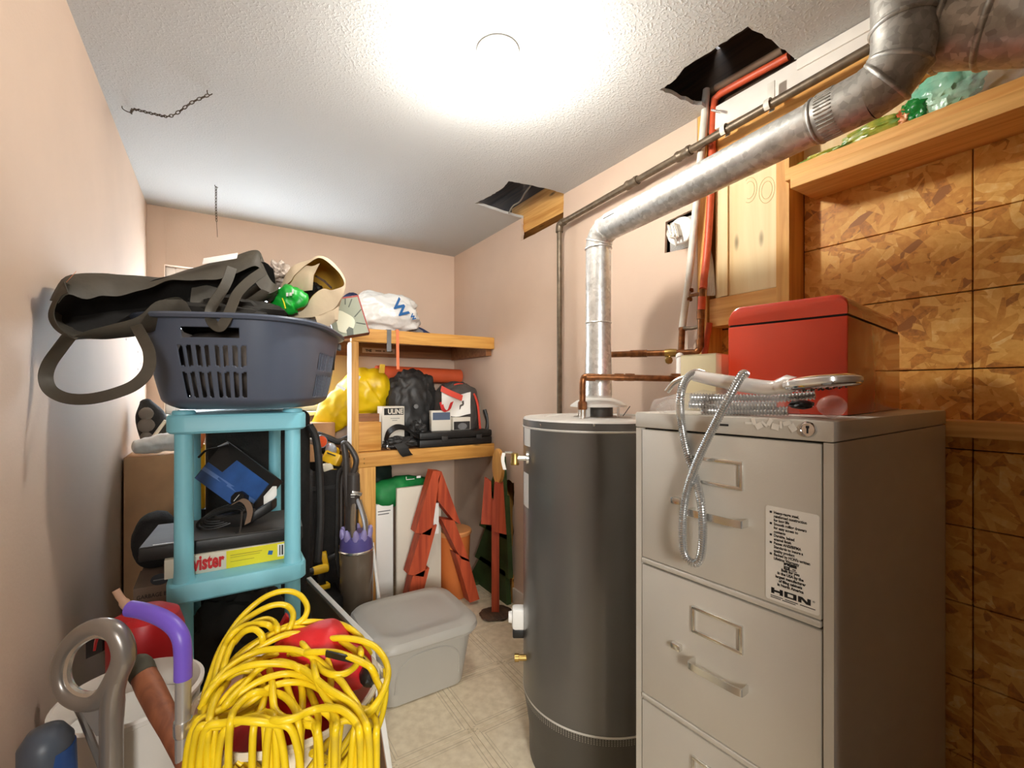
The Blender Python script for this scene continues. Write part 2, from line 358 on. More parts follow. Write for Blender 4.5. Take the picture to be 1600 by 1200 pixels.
# ceiling with two torn openings
# outline runs round the room and dips round both openings (they reach the wall)
hole_a = [(1.47, .70), (1.44, .698), (1.33, .697), (1.21, .705), (1.207, .80), (1.2, .90), (1.222, .955), (1.222, 1.01), (1.30, 1.003), (1.38, 1.0), (1.41, .985), (1.47, .99)]
hole_b = [(1.47, 1.805), (1.38, 1.80), (1.25, 1.815), (1.15, 1.835), (1.165, 1.92), (1.16, 2.02), (1.135, 2.15), (1.25, 2.165), (1.36, 2.18), (1.47, 2.185)]
def rough(L, amp, seed):
    rnd = random.Random(seed); out = []
    for a, b in zip(L[:-1], L[1:]):
        for k in range(6):
            t = k/6; out.append((a[0]+(b[0]-a[0])*t+(rnd.uniform(-amp, amp) if k else 0), a[1]+(b[1]-a[1])*t+(rnd.uniform(-amp, amp) if k else 0)))
    return out+[L[-1]]
outer = [(LX-.1, FY), (1.47, FY)]+rough(hole_a, .003, 3)+rough(hole_b, .003, 4)+[(1.47, BY+.05), (LX-.1, BY+.05)]
ce = struct(MB().slab(outer, [], (0, 0, CZ), (1, 0, 0), (0, 1, 0), (0, 0, .014)).build('ceiling', 'ceil', ang=20))
# framing over the ceiling, seen through the openings
for k, (x, nm) in enumerate(((1.10, 0), (1.49, 1))):
    MB().bx(x, x+.04, FY, BY, CZ+.02, CZ+.22).build('joist', 'darkwood', ce)
for k in range(9):
    y = FY+k*.41
    MB().bx(.9, 1.75, y, y+.40, CZ+.222, CZ+.24).build('subfloor_board', 'darkwood', ce)
for k, x in enumerate((1.235, 1.285, 1.335)):
    MB().bx(x, x+.018, .5, 1.25, CZ+.09+.02*k, CZ+.115+.02*k).build('cross_strip', MAT['darkwood'] if k else MAT['brownwood'], ce)
# left wall, back wall
wlf = struct(MB().bx(LX-.1, LX, FY, BY+.1, 0, CZ).build('wall_left', 'pink'))
for u, v in ((197, 530), (215.6, 550), (219.7, 568), (215.6, 577)):
    p = onX(u, v, LX); MB().lathe([(.006, 0), (.005, .0006)], p, (1, 0, 0), 8).build('nail_head', 'dark', wlf)
WX0, WX1, WZ0, WZ1 = -.255, .575, 1.12, 1.93
wbk = struct(MB().slab([(LX, 0), (RX+.1, 0), (RX+.1, CZ), (LX, CZ)], [[(WX0, WZ0), (WX1, WZ0), (WX1, WZ1), (WX0, WZ1)]], (0, BY, 0), (1, 0, 0), (0, 0, 1), (0, .12, 0)).build('wall_back', 'pink'))
MB().bx(-.255, -.249, BY-.003, BY, WZ1, CZ).build('panel_batten', 'pink', wbk)
# unseen dark shell added behind the camera so that little light bounces back
bs_ = MB().bx(-2.6, 4.2, -4.1, -4.0, -.1, 2.5).bx(-2.7, -2.6, -4.1, FY, -.1, 2.5).bx(4.2, 4.3, -4.1, FY, -.1, 2.5).bx(-2.6, LX-.1, FY-.08, FY, -.1, 2.5).bx(OX+.05, 4.2, FY-.08, FY, -.1, 2.5)
struct(bs_.build('wall_added_shell', 'concrete'))
struct(MB().slab([(LX-.1, 0), (OX+.05, 0), (OX+.05, 2.42), (LX-.1, 2.42)], [[(LX+.01, .001), (.43, .001), (.43, 2.06), (LX+.01, 2.06)]], (0, FY, 0), (1, 0, 0), (0, 0, 1), (0, -.09, 0)).build('wall_added_blocker', 'darkwood'))  # unseen wall added to keep the fill lamp off the cabinet side
struct(MB().bx(-2.6, 4.2, -4.0, FY-.001, -.1, -.003).build('floor_added_shell', 'concrete'))
struct(MB().bx(-2.6, 4.2, -4.0, FY+.0, 2.42, 2.5).build('ceiling_added_shell', 'darkwood'))
# window: white frame, sash bar, pane, sill
wf = MB()
for x0, x1, z0, z1 in ((WX0, WX0+.045, WZ0, WZ1), (WX1-.045, WX1, WZ0, WZ1), (WX0+.045, WX1-.045, WZ1-.045, WZ1), (WX0+.045, WX1-.045, WZ0, WZ0+.05), (.14, .18, WZ0+.05, WZ1-.045)):
    wf.bx(x0, x1, BY+.05, BY+.1, z0, z1, .004)
wn = struct(wf.build('window_1', 'white'))
MAT['pane'] = pane_mat('window_glass')
for x0, x1 in ((WX0+.045, .14), (.18, WX1-.045)):
    MB().bx(x0, x1, BY+.072, BY+.078, WZ0+.05, WZ1-.045).build('pane', 'pane', wn)
MB().bx(WX0-.02, WX1+.02, BY-.05, BY+.06, WZ0-.025, WZ0, .004).build('sill', 'white', wn)
MB().bx(.14, .145, BY+.055, BY+.058, WZ0+.05, WZ1-.05).build('seal', 'black', wn)
# right wall: painted drywall with cut-outs
wallhole = rough([(2.27, .70), (2.30, .71), (2.395, .715), (2.40, .50), (2.395, .30), (2.385, .17), (2.33, .155), (2.305, .20), (2.288, .24), (2.295, .32), (2.275, .40), (2.285, .52), (2.27, .60), (2.27, .70)], .006, 8)[:-1]
boxhole = [(1.045, 1.775), (1.185, 1.785), (1.18, 1.905), (1.05, 1.915)]
outer = [(1.04, 0), (BY, 0), (BY, CZ), (2.187, CZ)]+rough([(2.187, CZ), (2.192, 2.19), (2.182, 2.15), (2.195, 2.11)], .003, 5)[1:]+rough([(2.195, 2.11), (1.81, 2.115), (1.805, CZ)], .002, 6)[1:]+[(1.04, CZ)]
wr = struct(MB().slab(outer, [wallhole, boxhole], (RX, 0, 0), (0, 1, 0), (0, 0, 1), (.013, 0, 0)).build('wall_right', 'pink'))
MB().bx(OX+.012, OX+.05, FY, BY+.1, 0, CZ+.22).build('added_light_block', 'darkwood', wr)  # dark sheet added behind the studs to block light
for y in (1.46, 1.87, 2.42, 2.80):
    MB().bx(RX+.014, OX, y, y+.038, .04, 2.10 if y < 2 else CZ).build('stud', 'pineZ', wr)
MB().bx(RX+.016, OX, 1.74, 2.32, 2.16, CZ+.10).build('top_plate', 'pine', wr)   # seen in the far opening
MB().bx(RX+.014, OX, 1.74, 2.32, 2.08, 2.115).build('blocking', 'pine', wr)
# lumber side: stud, blocking, plywood, strand board panels, plates, ledger
MB().bx(RX, OX, 1.0, 1.038, 0, CZ).build('stud', 'pineZ', wr)
MB().bx(RX, OX, .722, .760, 0, 2.054).build('stud', 'pineZ', wr)
MB().bx(RX+.012, RX+.022, .761, .975, 1.575, 2.04).build('plywood_panel', 'ply', wr)
MB().bx(RX+.004, RX+.02, .925, .952, 1.575, 2.04).build('batten', 'ply', wr)
MB().bx(RX+.002, OX, .761, .992, 1.475, 1.572).build('blocking', 'pine', wr)
# large stencilled outline characters on the plywood
MAT['stencil'] = mat('stencil_grey', (196, 166, 110), .7)
for u, ks in ((1198, range(0, 25)), (1171, range(4, 21))):     # an outlined O and a reversed C
    c = onX(u, 297, RX+.0115); m_ = MB()
    for ry, rz in ((.017, .028), (.025, .041)):
        m_.tube([c+V((0, math.sin(2*math.pi*k/24)*0-math.cos(2*math.pi*k/24-math.pi/2)*0-math.cos(2*math.pi*(k-12)/24)*ry, math.sin(2*math.pi*(k-12)/24)*rz)) for k in ks], .0007, 5)
    m_.build('stencilled_character', 'stencil', wr)
# strand board: pieces split along the scored joints
ys = [FY, -.145, .338, .722]; zs = [0, .152, .343, .535, .723, .913, 1.104, 1.303, 1.494, 1.685, 1.875]
for i in range(3):
    for j in range(10):
        MB().bx(OX, OX+.012, ys[i]+.0014, ys[i+1]-.0014, zs[j]+.0014, zs[j+1]-.0014, .001, 1).build('strand_board_panel', 'osb', wr)
MB().bx(OX, OX+.012, .76, 1.0, .02, 1.47).build('strand_board_panel', 'osb', wr)
MB().bx(OX, OX+.012, FY, 1.0, 1.92, CZ).build('backing_board', 'ply', wr)
MB().bx(1.40, OX-.001, FY, .690, 1.838, 1.876, .003).build('top_plate', 'pine', wr)
MB().bx(1.43, OX-.001, FY, .720, 1.878, 1.915, .003).build('top_plate', 'pine', wr)
MB().bx(RX, OX-.001, FY, .718, 1.14, 1.178, .003).build('ledger', 'pine', wr)
MB().bx(1.47, OX, FY, .998, 2.055, 2.158, .003).build('beam', 'pine', wr)
struct(MB().bx(1.455, 1.475, FY, .995, 2.16, CZ-.001, .002).build('trim_1', 'whitewood'))
struct(MB().bx(1.449, 1.456, FY, .695, 2.205, CZ-.002, .002).build('trim_2', 'whitewood'))
struct(MB().bx(RX-.012, RX, 1.5, 2.27, .0, .09, .003).build('baseboard_right', 'whitewood'))
# ---- wooden shelving in the back corner
SY = 2.495
sh = thing('wooden_shelving', 'built-in pine shelving with two shelves in the far corner', 'shelving', (1.0, 2.8, 0))
MB().bx(.585, RX-.002, SY, SY+.038, 1.511, 1.583, .003).build('front_rail', 'pineX', sh)
MB().bx(.585, RX-.002, SY+.038, BY-.042, 1.565, 1.583, .002).build('shelf_board', 'brownwood', sh)
MB().bx(.60, RX-.002, BY-.04, BY-.002, 1.475, 1.563).build('rear_cleat', 'brownwood', sh)
MB().bx(.60, RX-.002, BY-.04, BY-.002, .815, .898).build('rear_cleat', 'brownwood', sh)
MB().bx(.585, RX-.002, SY, SY+.038, .836, .916, .003).build('front_rail', 'pineX', sh)
MB().bx(.585, RX-.002, SY+.038, BY-.002, .899, .916, .002).build('shelf_board', 'brownwood', sh)
p = MB().bx(.585, .622, SY+.001, SY+.09, .917, 1.510, .002).build('post', 'pineZ', sh)
MB().bx(.583, .5852, SY+.002, SY+.09, .93, 1.50).build('window_lit_face', 'white', p)  # white sheet standing in for window light on the post side
MB().bx(.622, .712, SY+.001, SY+.038, 0, .835, .002).build('post', 'pineZ', sh)
MB().bx(RX-.04, RX-.002, SY+.04, BY-.045, 1.47, 1.563).build('side_cleat', 'brownwood', sh)
q = MB(); 
for u, v in ((569, 717), (569, 724)):
    q.lathe([(.004, 0), (.003, .002)], onY(u, v, SY-.0001), (0, -1, 0), 8)
q.build('screw', 'brass', sh)
lb = onY(566, 551, BY-.041); rb = onY(617, 551, BY-.041); lt = onY(566, 543, BY-.041)
s_ = MB().obox(lb, (rb.x-lb.x, 0, 0), (0, -.001, 0), (0, 0, lt.z-lb.z)).build('paper_label', mat('aged_label', (206, 176, 146), .8), sh)
text('THE', .022, 'ink', s_, lb+V((.02, -.0012, .008)), (1, 0, 0), (0, 0, 1), bold=.001)
q = MB()
for k, (a, b) in enumerate(((.085, .125), (.135, .15), (.16, .2))): q.bx(lb.x+a, lb.x+b, BY-.0432, BY-.0425, lb.z+.011, lb.z+.021)
q.build('worn_print', mat('faded_ink', (120, 92, 70), .8), s_)
# ================================================================ WATER HEATER, PIPES, DUCT
HX, HY, HR, HT = 1.114, 1.187, .262, 1.158
wh = thing('water_heater', 'tall grey cylindrical water heater under the vent pipe', 'water heater', (HX, HY, 0))
C0 = (HX, HY, 0)
MAT['tank'] = mat('grey_enamel', (104, 101, 96), .28, .25, var=.06, vscale=3, spec=.5, coat=.3)
MAT['tankcap'] = mat('light_grey_cap', (206, 202, 194), .45)
MAT['skirt'] = mat('dark_grey_enamel', (84, 80, 74), .45, .2)
MB().lathe([(HR, .232), (HR, HT-.035)], C0, seg=96).build('tank_jacket', 'tank', wh)
MB().lathe([(HR-.022, .001), (HR-.02, .10), (HR-.004, .20), (HR-.003, .2315)], C0, seg=96).build('base_skirt', 'skirt', wh)
MB().lathe([(HR+.001, .229), (HR+.002, .2325), (HR+.001, .236)], C0, seg=96, cap0=False, cap1=False).build('seam_ring', 'tankcap', wh)
MB().lathe([(HR+.0015, HT-.0345), (HR+.003, HT-.030), (HR+.0015, HT-.0285)], C0, seg=96, cap0=False, cap1=False).build('seam_ring', 'tankcap', wh)
MB().lathe([(HR+.0008, HT-.0285), (HR+.0008, HT-.006)], C0, seg=96, cap0=False, cap1=False).build('rim_band', 'tank', wh)
MB().lathe([(HR+.0008, HT-.006), (HR-.004, HT), (.19, HT+.001), (.185, HT-.003), (.12, HT-.002), (.07, HT+.002)], C0, seg=96, cap0=False).build('top_cap', 'tankcap', wh)
dots = MB()
for k in range(70):
    for j in range(5):
        a = R(150+k*1.9); rr = HR-.0035; dots.lathe([(.0016, 0), (.0012, .0006)], (HX+rr*math.cos(a), HY+rr*math.sin(a), .207+j*.0052), (math.cos(a), math.sin(a), 0), 5, cap0=False)
o = dots.build('intake_screen', mat('screen_grey', (170, 164, 150), .5), wh); o['kind'] = 'stuff'
def onHeater(u, v, r=HR):   # point on the jacket surface
    a = (u-800)/F; d = V((a*CP+SP, -a*SP+CP)); c = V((HX, HY)); dd = d.dot(d); dc = d.dot(c); q = dc*dc-dd*(c.dot(c)-r*r)
    z = (dc-math.sqrt(max(q, 0)))/dd
    return W(u, v, z)
for u in (845, 928):
    p = onHeater(u, 664, HR+.002); nrm = (p-V((HX, HY, p.z))).normalized()
    MB().lathe([(.0042, 0), (.004, .002), (.002, .0035)], p, nrm, 10).build('rivet', 'chrome', wh)
def sticker_on_jacket(u0, u1, v0, v1, name, n=5):
    a0, a1 = [math.atan2((onHeater(u, 700)-V(C0)).y, (onHeater(u, 700)-V(C0)).x) for u in (u0, u1)]
    z0, z1 = onHeater((u0+u1)/2, v0).z, onHeater((u0+u1)/2, v1).z
    return MB().sheet([[V((HX+(HR+.0012)*math.cos(a0+(a1-a0)*k/n), HY+(HR+.0012)*math.sin(a0+(a1-a0)*k/n), z)) for k in range(n+1)] for z in (z0, z1)]).build(name, mat('label_paper_'+name, (216, 212, 204), .6), wh)
sticker_on_jacket(819.6, 829, 668, 697, 'rating_label'); sticker_on_jacket(819.0, 826.5, 739, 792, 'warning_label')
# relief valve on the left of the jacket, drain valve and gas control low on the left
p = onHeater(824, 716); out = V((-.84, .54, 0)).normalized()
rv = MB().lathe([(.022, -.004), (.022, .004), (.009, .005), (.009, .035)], p, out, 16).build('relief_valve', 'steel', wh)
MB().lathe([(.014, -.022), (.015, -.018), (.013, -.012), (.012, .016), (.008, .018)], p+out*.042, (0, 0, 1), 14).build('valve_body', 'brass', rv)
MB().tube([p+out*.05+V((0, 0, .018)), p+out*.075+V((0, 0, .02))], .004, 8).build('lever', 'steel', rv)
MB().sheet([[p+out*(.078+.004*math.sin(k))+V((.004*t, -.004*t, .018-.014*k)) for t in (-1, 1)] for k in range(5)], .001).build('paper_tag', 'white', rv)
p = W(812, 1026, 1.55); 
dv = MB().lathe([(.010, 0), (.010, .03), (.013, .031), (.013, .045)], p+V((.02, -.02, 0)), out, 12).build('drain_valve', 'brass', wh)
p = W(806, 968, 1.60)
gv = MB().box(p+V((.012, -.01, .01)), (.06, .05, .075), R(-32), .012).build('gas_control', 'white', wh)
MB().box(p+V((.012, -.012, -.042)), (.055, .03, .03), R(-32), .004).build('control_bracket', 'black', gv)
MB().lathe([(.02, 0), (.018, .012)], p+V((-.012, .006, .01)), out, 16).build('control_knob', 'white', gv)
# draft hood
MB().lathe([(.098, HT+.036), (.096, HT+.042), (.075, HT+.056), (.046, HT+.066), (.045, HT+.078)], C0, seg=40, cap0=False, cap1=False).build('draft_hood', 'tankcap', wh)
for k in range(4):
    a = R(20+90*k); MB().box((HX+.075*math.cos(a), HY+.075*math.sin(a), HT+.02), (.003, .014, .045), a).build('hood_leg', 'white', wh)
MB().lathe([(.05, HT-.001), (.05, HT+.035)], C0, seg=24).build('flue_collar', 'skirt', wh)
n1 = W(910, 640, 1.52)
MB().lathe([(.011, HT-.002), (.011, HT+.03)], (n1.x, n1.y, 0), seg=14).build('nipple', 'steel', wh)
MB().tube([(HX+.1, HY-.02, HT), (HX+.125, HY-.03, HT+.035)], .0015, 6).build('sensor_wire', 'black', wh)
# ---- vent duct
vd = thing('vent_duct', 'shiny galvanised vent pipe rising from the heater and running along the wall', 'duct', (HX, HY, HT+.068))
DR = .0435
def ring(c, ax, r, w=.004): return MB().lathe([(r, -w), (r+.0028, -w*.5), (r+.0035, 0), (r+.0028, w*.5), (r, w)], c, ax, 36, False, False)
zE = 1.800
MB().lathe([(DR+.003, HT+.074), (DR+.0015, HT+.2), (DR, HT+.26), (DR, zE-.052)], C0, seg=40, cap0=False, cap1=False).build('vertical_pipe', 'galv', vd)
ring((HX, HY, 1.485), (0, 0, 1), DR-.001, .003).build('joint_bead', 'galv', vd)
run1 = V((HX, .49, 1.846)); d_run = (run1-V((HX, HY-.05, zE+.004))).normalized()
q0 = V((HX, HY, zE-.052)); cE = V((HX, HY-.062, zE-.055)); els = []
for k in range(5):
    a = math.pi*.5*k/4*.97; els.append(cE+V((0, math.cos(a)*.062, math.sin(a)*.062)))
tang = [V((0, -math.sin(math.pi*.5*k/4*.97), math.cos(math.pi*.5*k/4*.97))) for k in range(5)]
def gore(path, k, r, seg=40):
    "one mitred piece of an elbow between two joints of a path"
    P = [Vector(p) for p in path]; d = (P[k+1]-P[k]).normalized()
    s = d.orthogonal().normalized(); t = d.cross(s); rings = []
    for i in (k, k+1):
        T = d if i in (0, len(P)-1) else ((P[i+1]-P[i]).normalized()+(P[i]-P[i-1]).normalized()).normalized()
        L = []
        for j in range(seg):
            o_ = (s*math.cos(2*math.pi*j/seg)+t*math.sin(2*math.pi*j/seg))*r
            L.append(P[i]+o_-d*(o_.dot(T)/d.dot(T)))
        rings.append(L)
    return MB().loft(rings, True)
for k in range(4):   # elbow gores
    gore(els, k, DR+.001).build('elbow_gore', 'galv', vd)
for k in (0, 1, 3):
    ring(els[k], tang[k], DR+.0005).build('joint_bead', 'galv', vd)
MB().tube([els[4]+(run1-els[4])*t/12 for t in range(13)], DR+.002, 44, cap=False).build('horizontal_pipe', 'galv', vd)
e0 = els[4]; side = V((-1, 0, .25)).normalized()*(DR+.0022)
MB().tube([e0+side*1.0+d_run*.012, e0+side+d_run*.06], .0012, 5).build('seam_slot', 'dark', vd)
# crimped collar, then elbow up into the big duct
c1 = run1+d_run*.02; c2 = run1+d_run*.15
MB().lathe([(DR+.004, -.01), (DR+.004, 0), (DR+.006, .006), (DR+.007, .099)], run1, d_run, 44, False, False).build('collar_pipe', 'galvd', vd)
ring(run1, d_run, DR+.004, .005).build('joint_bead', 'galvd', vd)
cr = MB(); ax = d_run; sidev = V((-1, 0, 0)); upv = sidev.cross(ax)*-1
for k in range(22):
    a = R(-95+k*9); n_ = (sidev*math.cos(a)+upv*math.sin(a)); t_ = n_.cross(ax)
    M_ = Matrix((n_, t_, ax)).transposed(); cr.box(run1+ax*.028+n_*(DR+.006), (.004, .0032, .034), M_, .001, 1)
cr.build('crimped_ribs', 'galvd', vd)
P0 = run1+d_run*.095; R2 = DR+.008
PE = [P0, P0+d_run*.030+V((0, 0, .008)), P0+d_run*.050+V((0, 0, .032)), P0+d_run*.056+V((0, 0, .070)), P0+d_run*.056+V((0, 0, .10)), P0+d_run*.056+V((0, 0, .36))]
for k in range(5):
    gore([P0-d_run*.02]+PE, k+1, R2).build('elbow_gore' if k < 4 else 'vertical_pipe', 'galvd', vd)
for k in (1, 2, 4):
    ring(PE[k], (PE[k+1]-PE[k-1]), R2+.001, .005).build('joint_bead', 'galvd', vd)
# ---- big trunk duct at the top of the wall
B0 = W(1436, 33, .92); B1 = W(1720, 0, .75); bd = (B1-B0).normalized(); BR = .088
td = thing('trunk_duct', 'wide dull galvanised duct joining the vent at the ceiling edge', 'duct', B0)
MB().lathe([(.055, 0), (.06, .012), (BR, .05)], B0, bd, 48, True, False).build('taper', 'galvd', td)
L_ = (B1-B0).length
for k, (a, b_) in enumerate(((.05, .125), (.125, .20), (.20, L_+.2))):
    MB().lathe([(BR+.001*k, a), (BR+.001*k, b_)], B0, bd, 48, False, False).build('duct_section', 'galvd', td)
for a in (.055, .125, .20):
    ring(B0+bd*a, bd, BR+.001, .006).build('joint_bead', 'galvd', td)
# ---- gas pipe
gp = thing('gas_pipe', 'dark iron gas pipe along the wall, dropping behind the heater', 'pipe', (1.41, 1.778, .10))
g = [V((1.410, 1.778, .10)), V((1.410, 1.778, 2.055)), V((1.410, 1.765, 2.070)), V((1.410, .2, 2.145))]
MB().tube(g[:2], .0125, 12).build('riser', 'blackiron', gp)
MB().tube(spline([V((1.410, 1.778, 2.03)), V((1.410, 1.778, 2.052)), V((1.410, 1.77, 2.068)), V((1.410, 1.74, 2.0715))], 5), .018, 12).build('elbow_fitting', 'blackiron', gp)
def gat(y): return V((1.410, y, 2.070+(1.765-y)*.048))
MB().tube([gat(1.76), gat(-.2)], .0135, 14).build('horizontal_run', 'blackiron', gp)
for y in (1.305, 1.06): MB().lathe([(.018, -.03), (.0195, -.024), (.0195, -.018), (.017, -.014), (.017, .014), (.0195, .018), (.0195, .024), (.018, .03)], gat(y), (0, 1, -.048), 14).build('coupling', 'blackiron', gp)
for y in (.90, .755):
    MB().ribbon([gat(y)+V((.02*math.cos(a), 0, .02*math.sin(a))) for a in [R(-60+20*k) for k in range(16)]], (0, .008, 0), .0015).build('strap', 'whitepipe', gp)
MB().box(gat(.755)+V((.012, 0, .04)), (.004, .022, .07), None, .001).build('hanger', 'whitepipe', gp)
# ---- hot and cold lines
def P_(*a): return [W(u, v, z) for u, v, z in a]
cl = thing('white_water_pipe', 'white painted pipe dropping from the ceiling opening to the copper joint', 'pipe', W(1066, 548, 1.66))
pts = P_((1104, 140, 1.615), (1101, 180, 1.615), (1090, 300, 1.63), (1077, 430, 1.655), (1066, 512, 1.665))
MB().tube(pts, .0125, 14).build('pipe_run', 'whitepipe', cl)
MB().tube(P_((1066, 512, 1.665), (1064, 551, 1.665)), .0115, 12).build('copper_end', 'copper', cl)
for u, v in ((1077, 454), (1075, 468), (1067, 514)):
    MB().lathe([(.0145, -.006), (.0155, 0), (.0145, .006)], W(u, v, 1.66), (0, 0, 1), 14, False, False).build('clamp_ring', 'copper', cl)
cl2 = thing('thin_white_pipe', 'thin white pipe close beside the white pipe, up to the ceiling', 'pipe', W(1074, 540, 1.70))
MB().tube(P_((1094, 160, 1.66), (1093, 250, 1.67), (1091, 300, 1.675), (1082, 450, 1.69), (1075, 545, 1.70)), .0055, 10).build('pipe_run', 'whitepipe', cl2)
MB().tube(P_((1102, 140, 1.64), (1097, 180, 1.655), (1094, 220, 1.66)), .008, 10).build('upper_run', 'whitepipe', cl2)
hl = thing('red_water_pipe', 'red painted pipe from the ceiling opening ending in a copper elbow', 'pipe', W(1096, 550, 1.60))
pts = spline(P_((1232, 88, 1.40), (1140, 138, 1.555), (1120, 152, 1.598), (1116, 164, 1.605), (1113, 230, 1.61), (1108, 350, 1.61), (1100, 440, 1.605), (1098, 452, 1.60)), 6)
MB().tube(pts, .0125, 14).build('pipe_run', 'redpipe', hl)
MB().tube(P_((1098, 452, 1.59), (1097, 466, 1.59)), .0105, 12).build('copper_gap', 'copper', hl)
MB().tube(P_((1097, 464, 1.59), (1096, 484, 1.59)), .013, 12).build('red_sleeve', 'redpipe', hl)
pts = spline(P_((1096, 484, 1.59), (1095, 520, 1.60), (1094, 540, 1.605), (1089, 549, 1.61), (1078, 551, 1.62), (1020, 552, 1.675), (955, 554, 1.735)), 5)
MB().tube(pts, .0115, 12).build('copper_run', 'copper', hl)
for u, v, z in ((1095, 492, 1.592), (1094, 537, 1.605)): MB().lathe([(.0135, -.014), (.0135, .014)], W(u, v, z), (0, 0, 1), 12).build('copper_collar', 'copper', hl)
d_ = (W(955, 554, 1.735)-W(1078, 551, 1.62)).normalized()
MB().lathe([(.0138, -.03), (.0138, .03)], W(998, 552.5, 1.695), d_, 12).build('copper_collar', 'copper', hl)
vv = MB().lathe([(.014, -.02), (.016, 0), (.014, .02)], W(1048, 551.5, 1.648), d_, 12).build('stop_valve', 'brass', hl)
MB().tube(P_((1048, 551, 1.648), (1046, 562, 1.64)), .005, 8).build('valve_stem', 'brass', vv)
MB().lathe([(.008, -.006), (.014, -.003), (.014, .003), (.008, .006)], W(1045, 563, 1.64), (-.6, -.8, 0), 8).build('valve_wheel', 'brass', vv)
MB().tube(P_((1112, 172, 1.574), (1126, 175, 1.55)), .004, 8).build('pipe_hook', 'steel', hl)
MB().tube(P_((1068, 513, 1.65), (1082, 513, 1.62), (1094, 510, 1.60)), .006, 8).build('bridge_bar', 'blackiron', hl)
MB().tube(P_((1078, 462, 1.65), (1088, 460, 1.62), (1098, 459, 1.60)), .0065, 8).build('bridge_bar', 'copper', hl)
c2_ = thing('copper_pipe', 'copper pipe crossing in front of the vent into the heater top', 'pipe', (n1.x, n1.y, HT+.03))
pts = spline([V((n1.x, n1.y, HT+.03)), V((n1.x, n1.y, HT+.07)), W(910, 600, 1.515), W(912, 591, 1.515), W(920, 589, 1.51), W(975, 590, 1.50), W(1062, 592, 1.49)], 5)
MB().tube(pts, .0105, 12).build('pipe_run', 'copper', c2_)
MB().lathe([(.0145, HT+.028), (.0155, HT+.031), (.0155, HT+.05), (.013, HT+.056)], (n1.x, n1.y, 0), seg=8).build('union_nut', 'copper', c2_)
d_ = (W(1062, 592, 1.49)-W(920, 589, 1.51)).normalized()
for u in (923, 967, 984, 1056): MB().lathe([(.0125, -.015), (.013, 0), (.0125, .015)], W(u, 589.5, 1.505), d_, 12).build('copper_collar', 'copper', c2_)
ps = thing('white_plumbing_tube', 'short white plastic tube hanging under the copper valve', 'pipe', W(1060, 592, 1.52))
MB().tube(P_((1061, 594, 1.512), (1062, 575, 1.54), (1062, 561, 1.56)), .011, 12).build('tube', 'white', ps)
MB().tube(P_((1062, 561, 1.56), (1062, 556, 1.58)), .013, 12).build('cap', 'white', ps)
# pipes lying in the ceiling opening
lp = thing('pale_ceiling_pipe', 'pale pipe lying beside the red pipe inside the ceiling opening', 'pipe', W(1118, 138, 1.60))
MB().tube(P_((1118, 138, 1.60), (1222, 78, 1.43)), .012, 12).build('pipe_run', mat('dusty_pipe', (176, 146, 120), .6), lp)
MB().tube(P_((1110, 145, 1.62), (1119, 137, 1.60)), .0135, 12).build('end_cap', 'blackiron', lp)
cw = thing('ceiling_wire', 'thin grey wire sagging in the dark of the far ceiling opening', 'wire', W(795, 330, 2.5))
MB().tube(spline(P_((795, 333, 2.5), (801, 322, 2.52), (812, 315, 2.5), (820, 302, 2.42), (829, 290, 2.35)), 5), .004, 6).build('wire', mat('grey_wire', (140, 132, 118), .6), cw)
# ---- open electrical box with round cover
eb = thing('electrical_cover', 'round white electrical cover plate hanging in its cut-out', 'electrical box', onX(1060, 362, RX))
ec = onX(1063, 361, RX-.02); en = V((-1, -.12, .08)).normalized()
MB().lathe([(.052, -.004), (.052, .002), (.049, .005)], ec, en, 32).build('cover_plate', 'white', eb)
rt_ = V((0, -1, 0)); upz = V((0, 0, 1))
MB().box(ec+en*.02+V((0, .010, -.004)), (.035, .03, .05), Matrix.Rotation(R(-15), 3, 'X'), .003).build('porcelain_block', 'whitepipe', eb)
for k in range(3): MB().box(ec+en*.036+V((0, .024-.014*k, -.004-.004*k)), (.012, .007, .052), Matrix.Rotation(R(-15), 3, 'X'), .002).build('terminal_ridge', 'steel', eb)
MB().bx(RX+.014, RX+.045, 1.06, 1.17, 1.785, 1.90).build('box_back', 'steel', eb)
MB().tube(spline([ec+en*.04+V((0, .03, .0)), ec+en*.055+V((0, .02, -.03)), ec+en*.04+V((0, -.005, -.04)), ec+en*.03+V((0, .0, -.065))], 6), .0022, 6).build('wire', 'whitepipe', eb)
wr_ = thing('cable_bundle', 'cream electric cables looping behind the red and white pipes', 'cable', onX(1108, 455, RX-.015))
for k in range(4):
    MB().tube(spline(P_((1075-4*k, 300, 1.70), (1084-2*k, 325, 1.70), (1094+k*2, 352+4*k, 1.67), (1103+k*3, 385+6*k, 1.63), (1107+3*k, 430+8*k, 1.60), (1106+3*k, 462, 1.60)), 6), .0035, 6).build('cable', 'whitepipe', wr_)
q = MB().tube(P_((1109, 505, 1.62), (1104, 530, 1.62), (1100, 560, 1.62)), .011, 10)
tag(q.build('red_pipe_stub', 'redpipe'), 'short red pipe in the gap below the wood blocking', 'pipe')
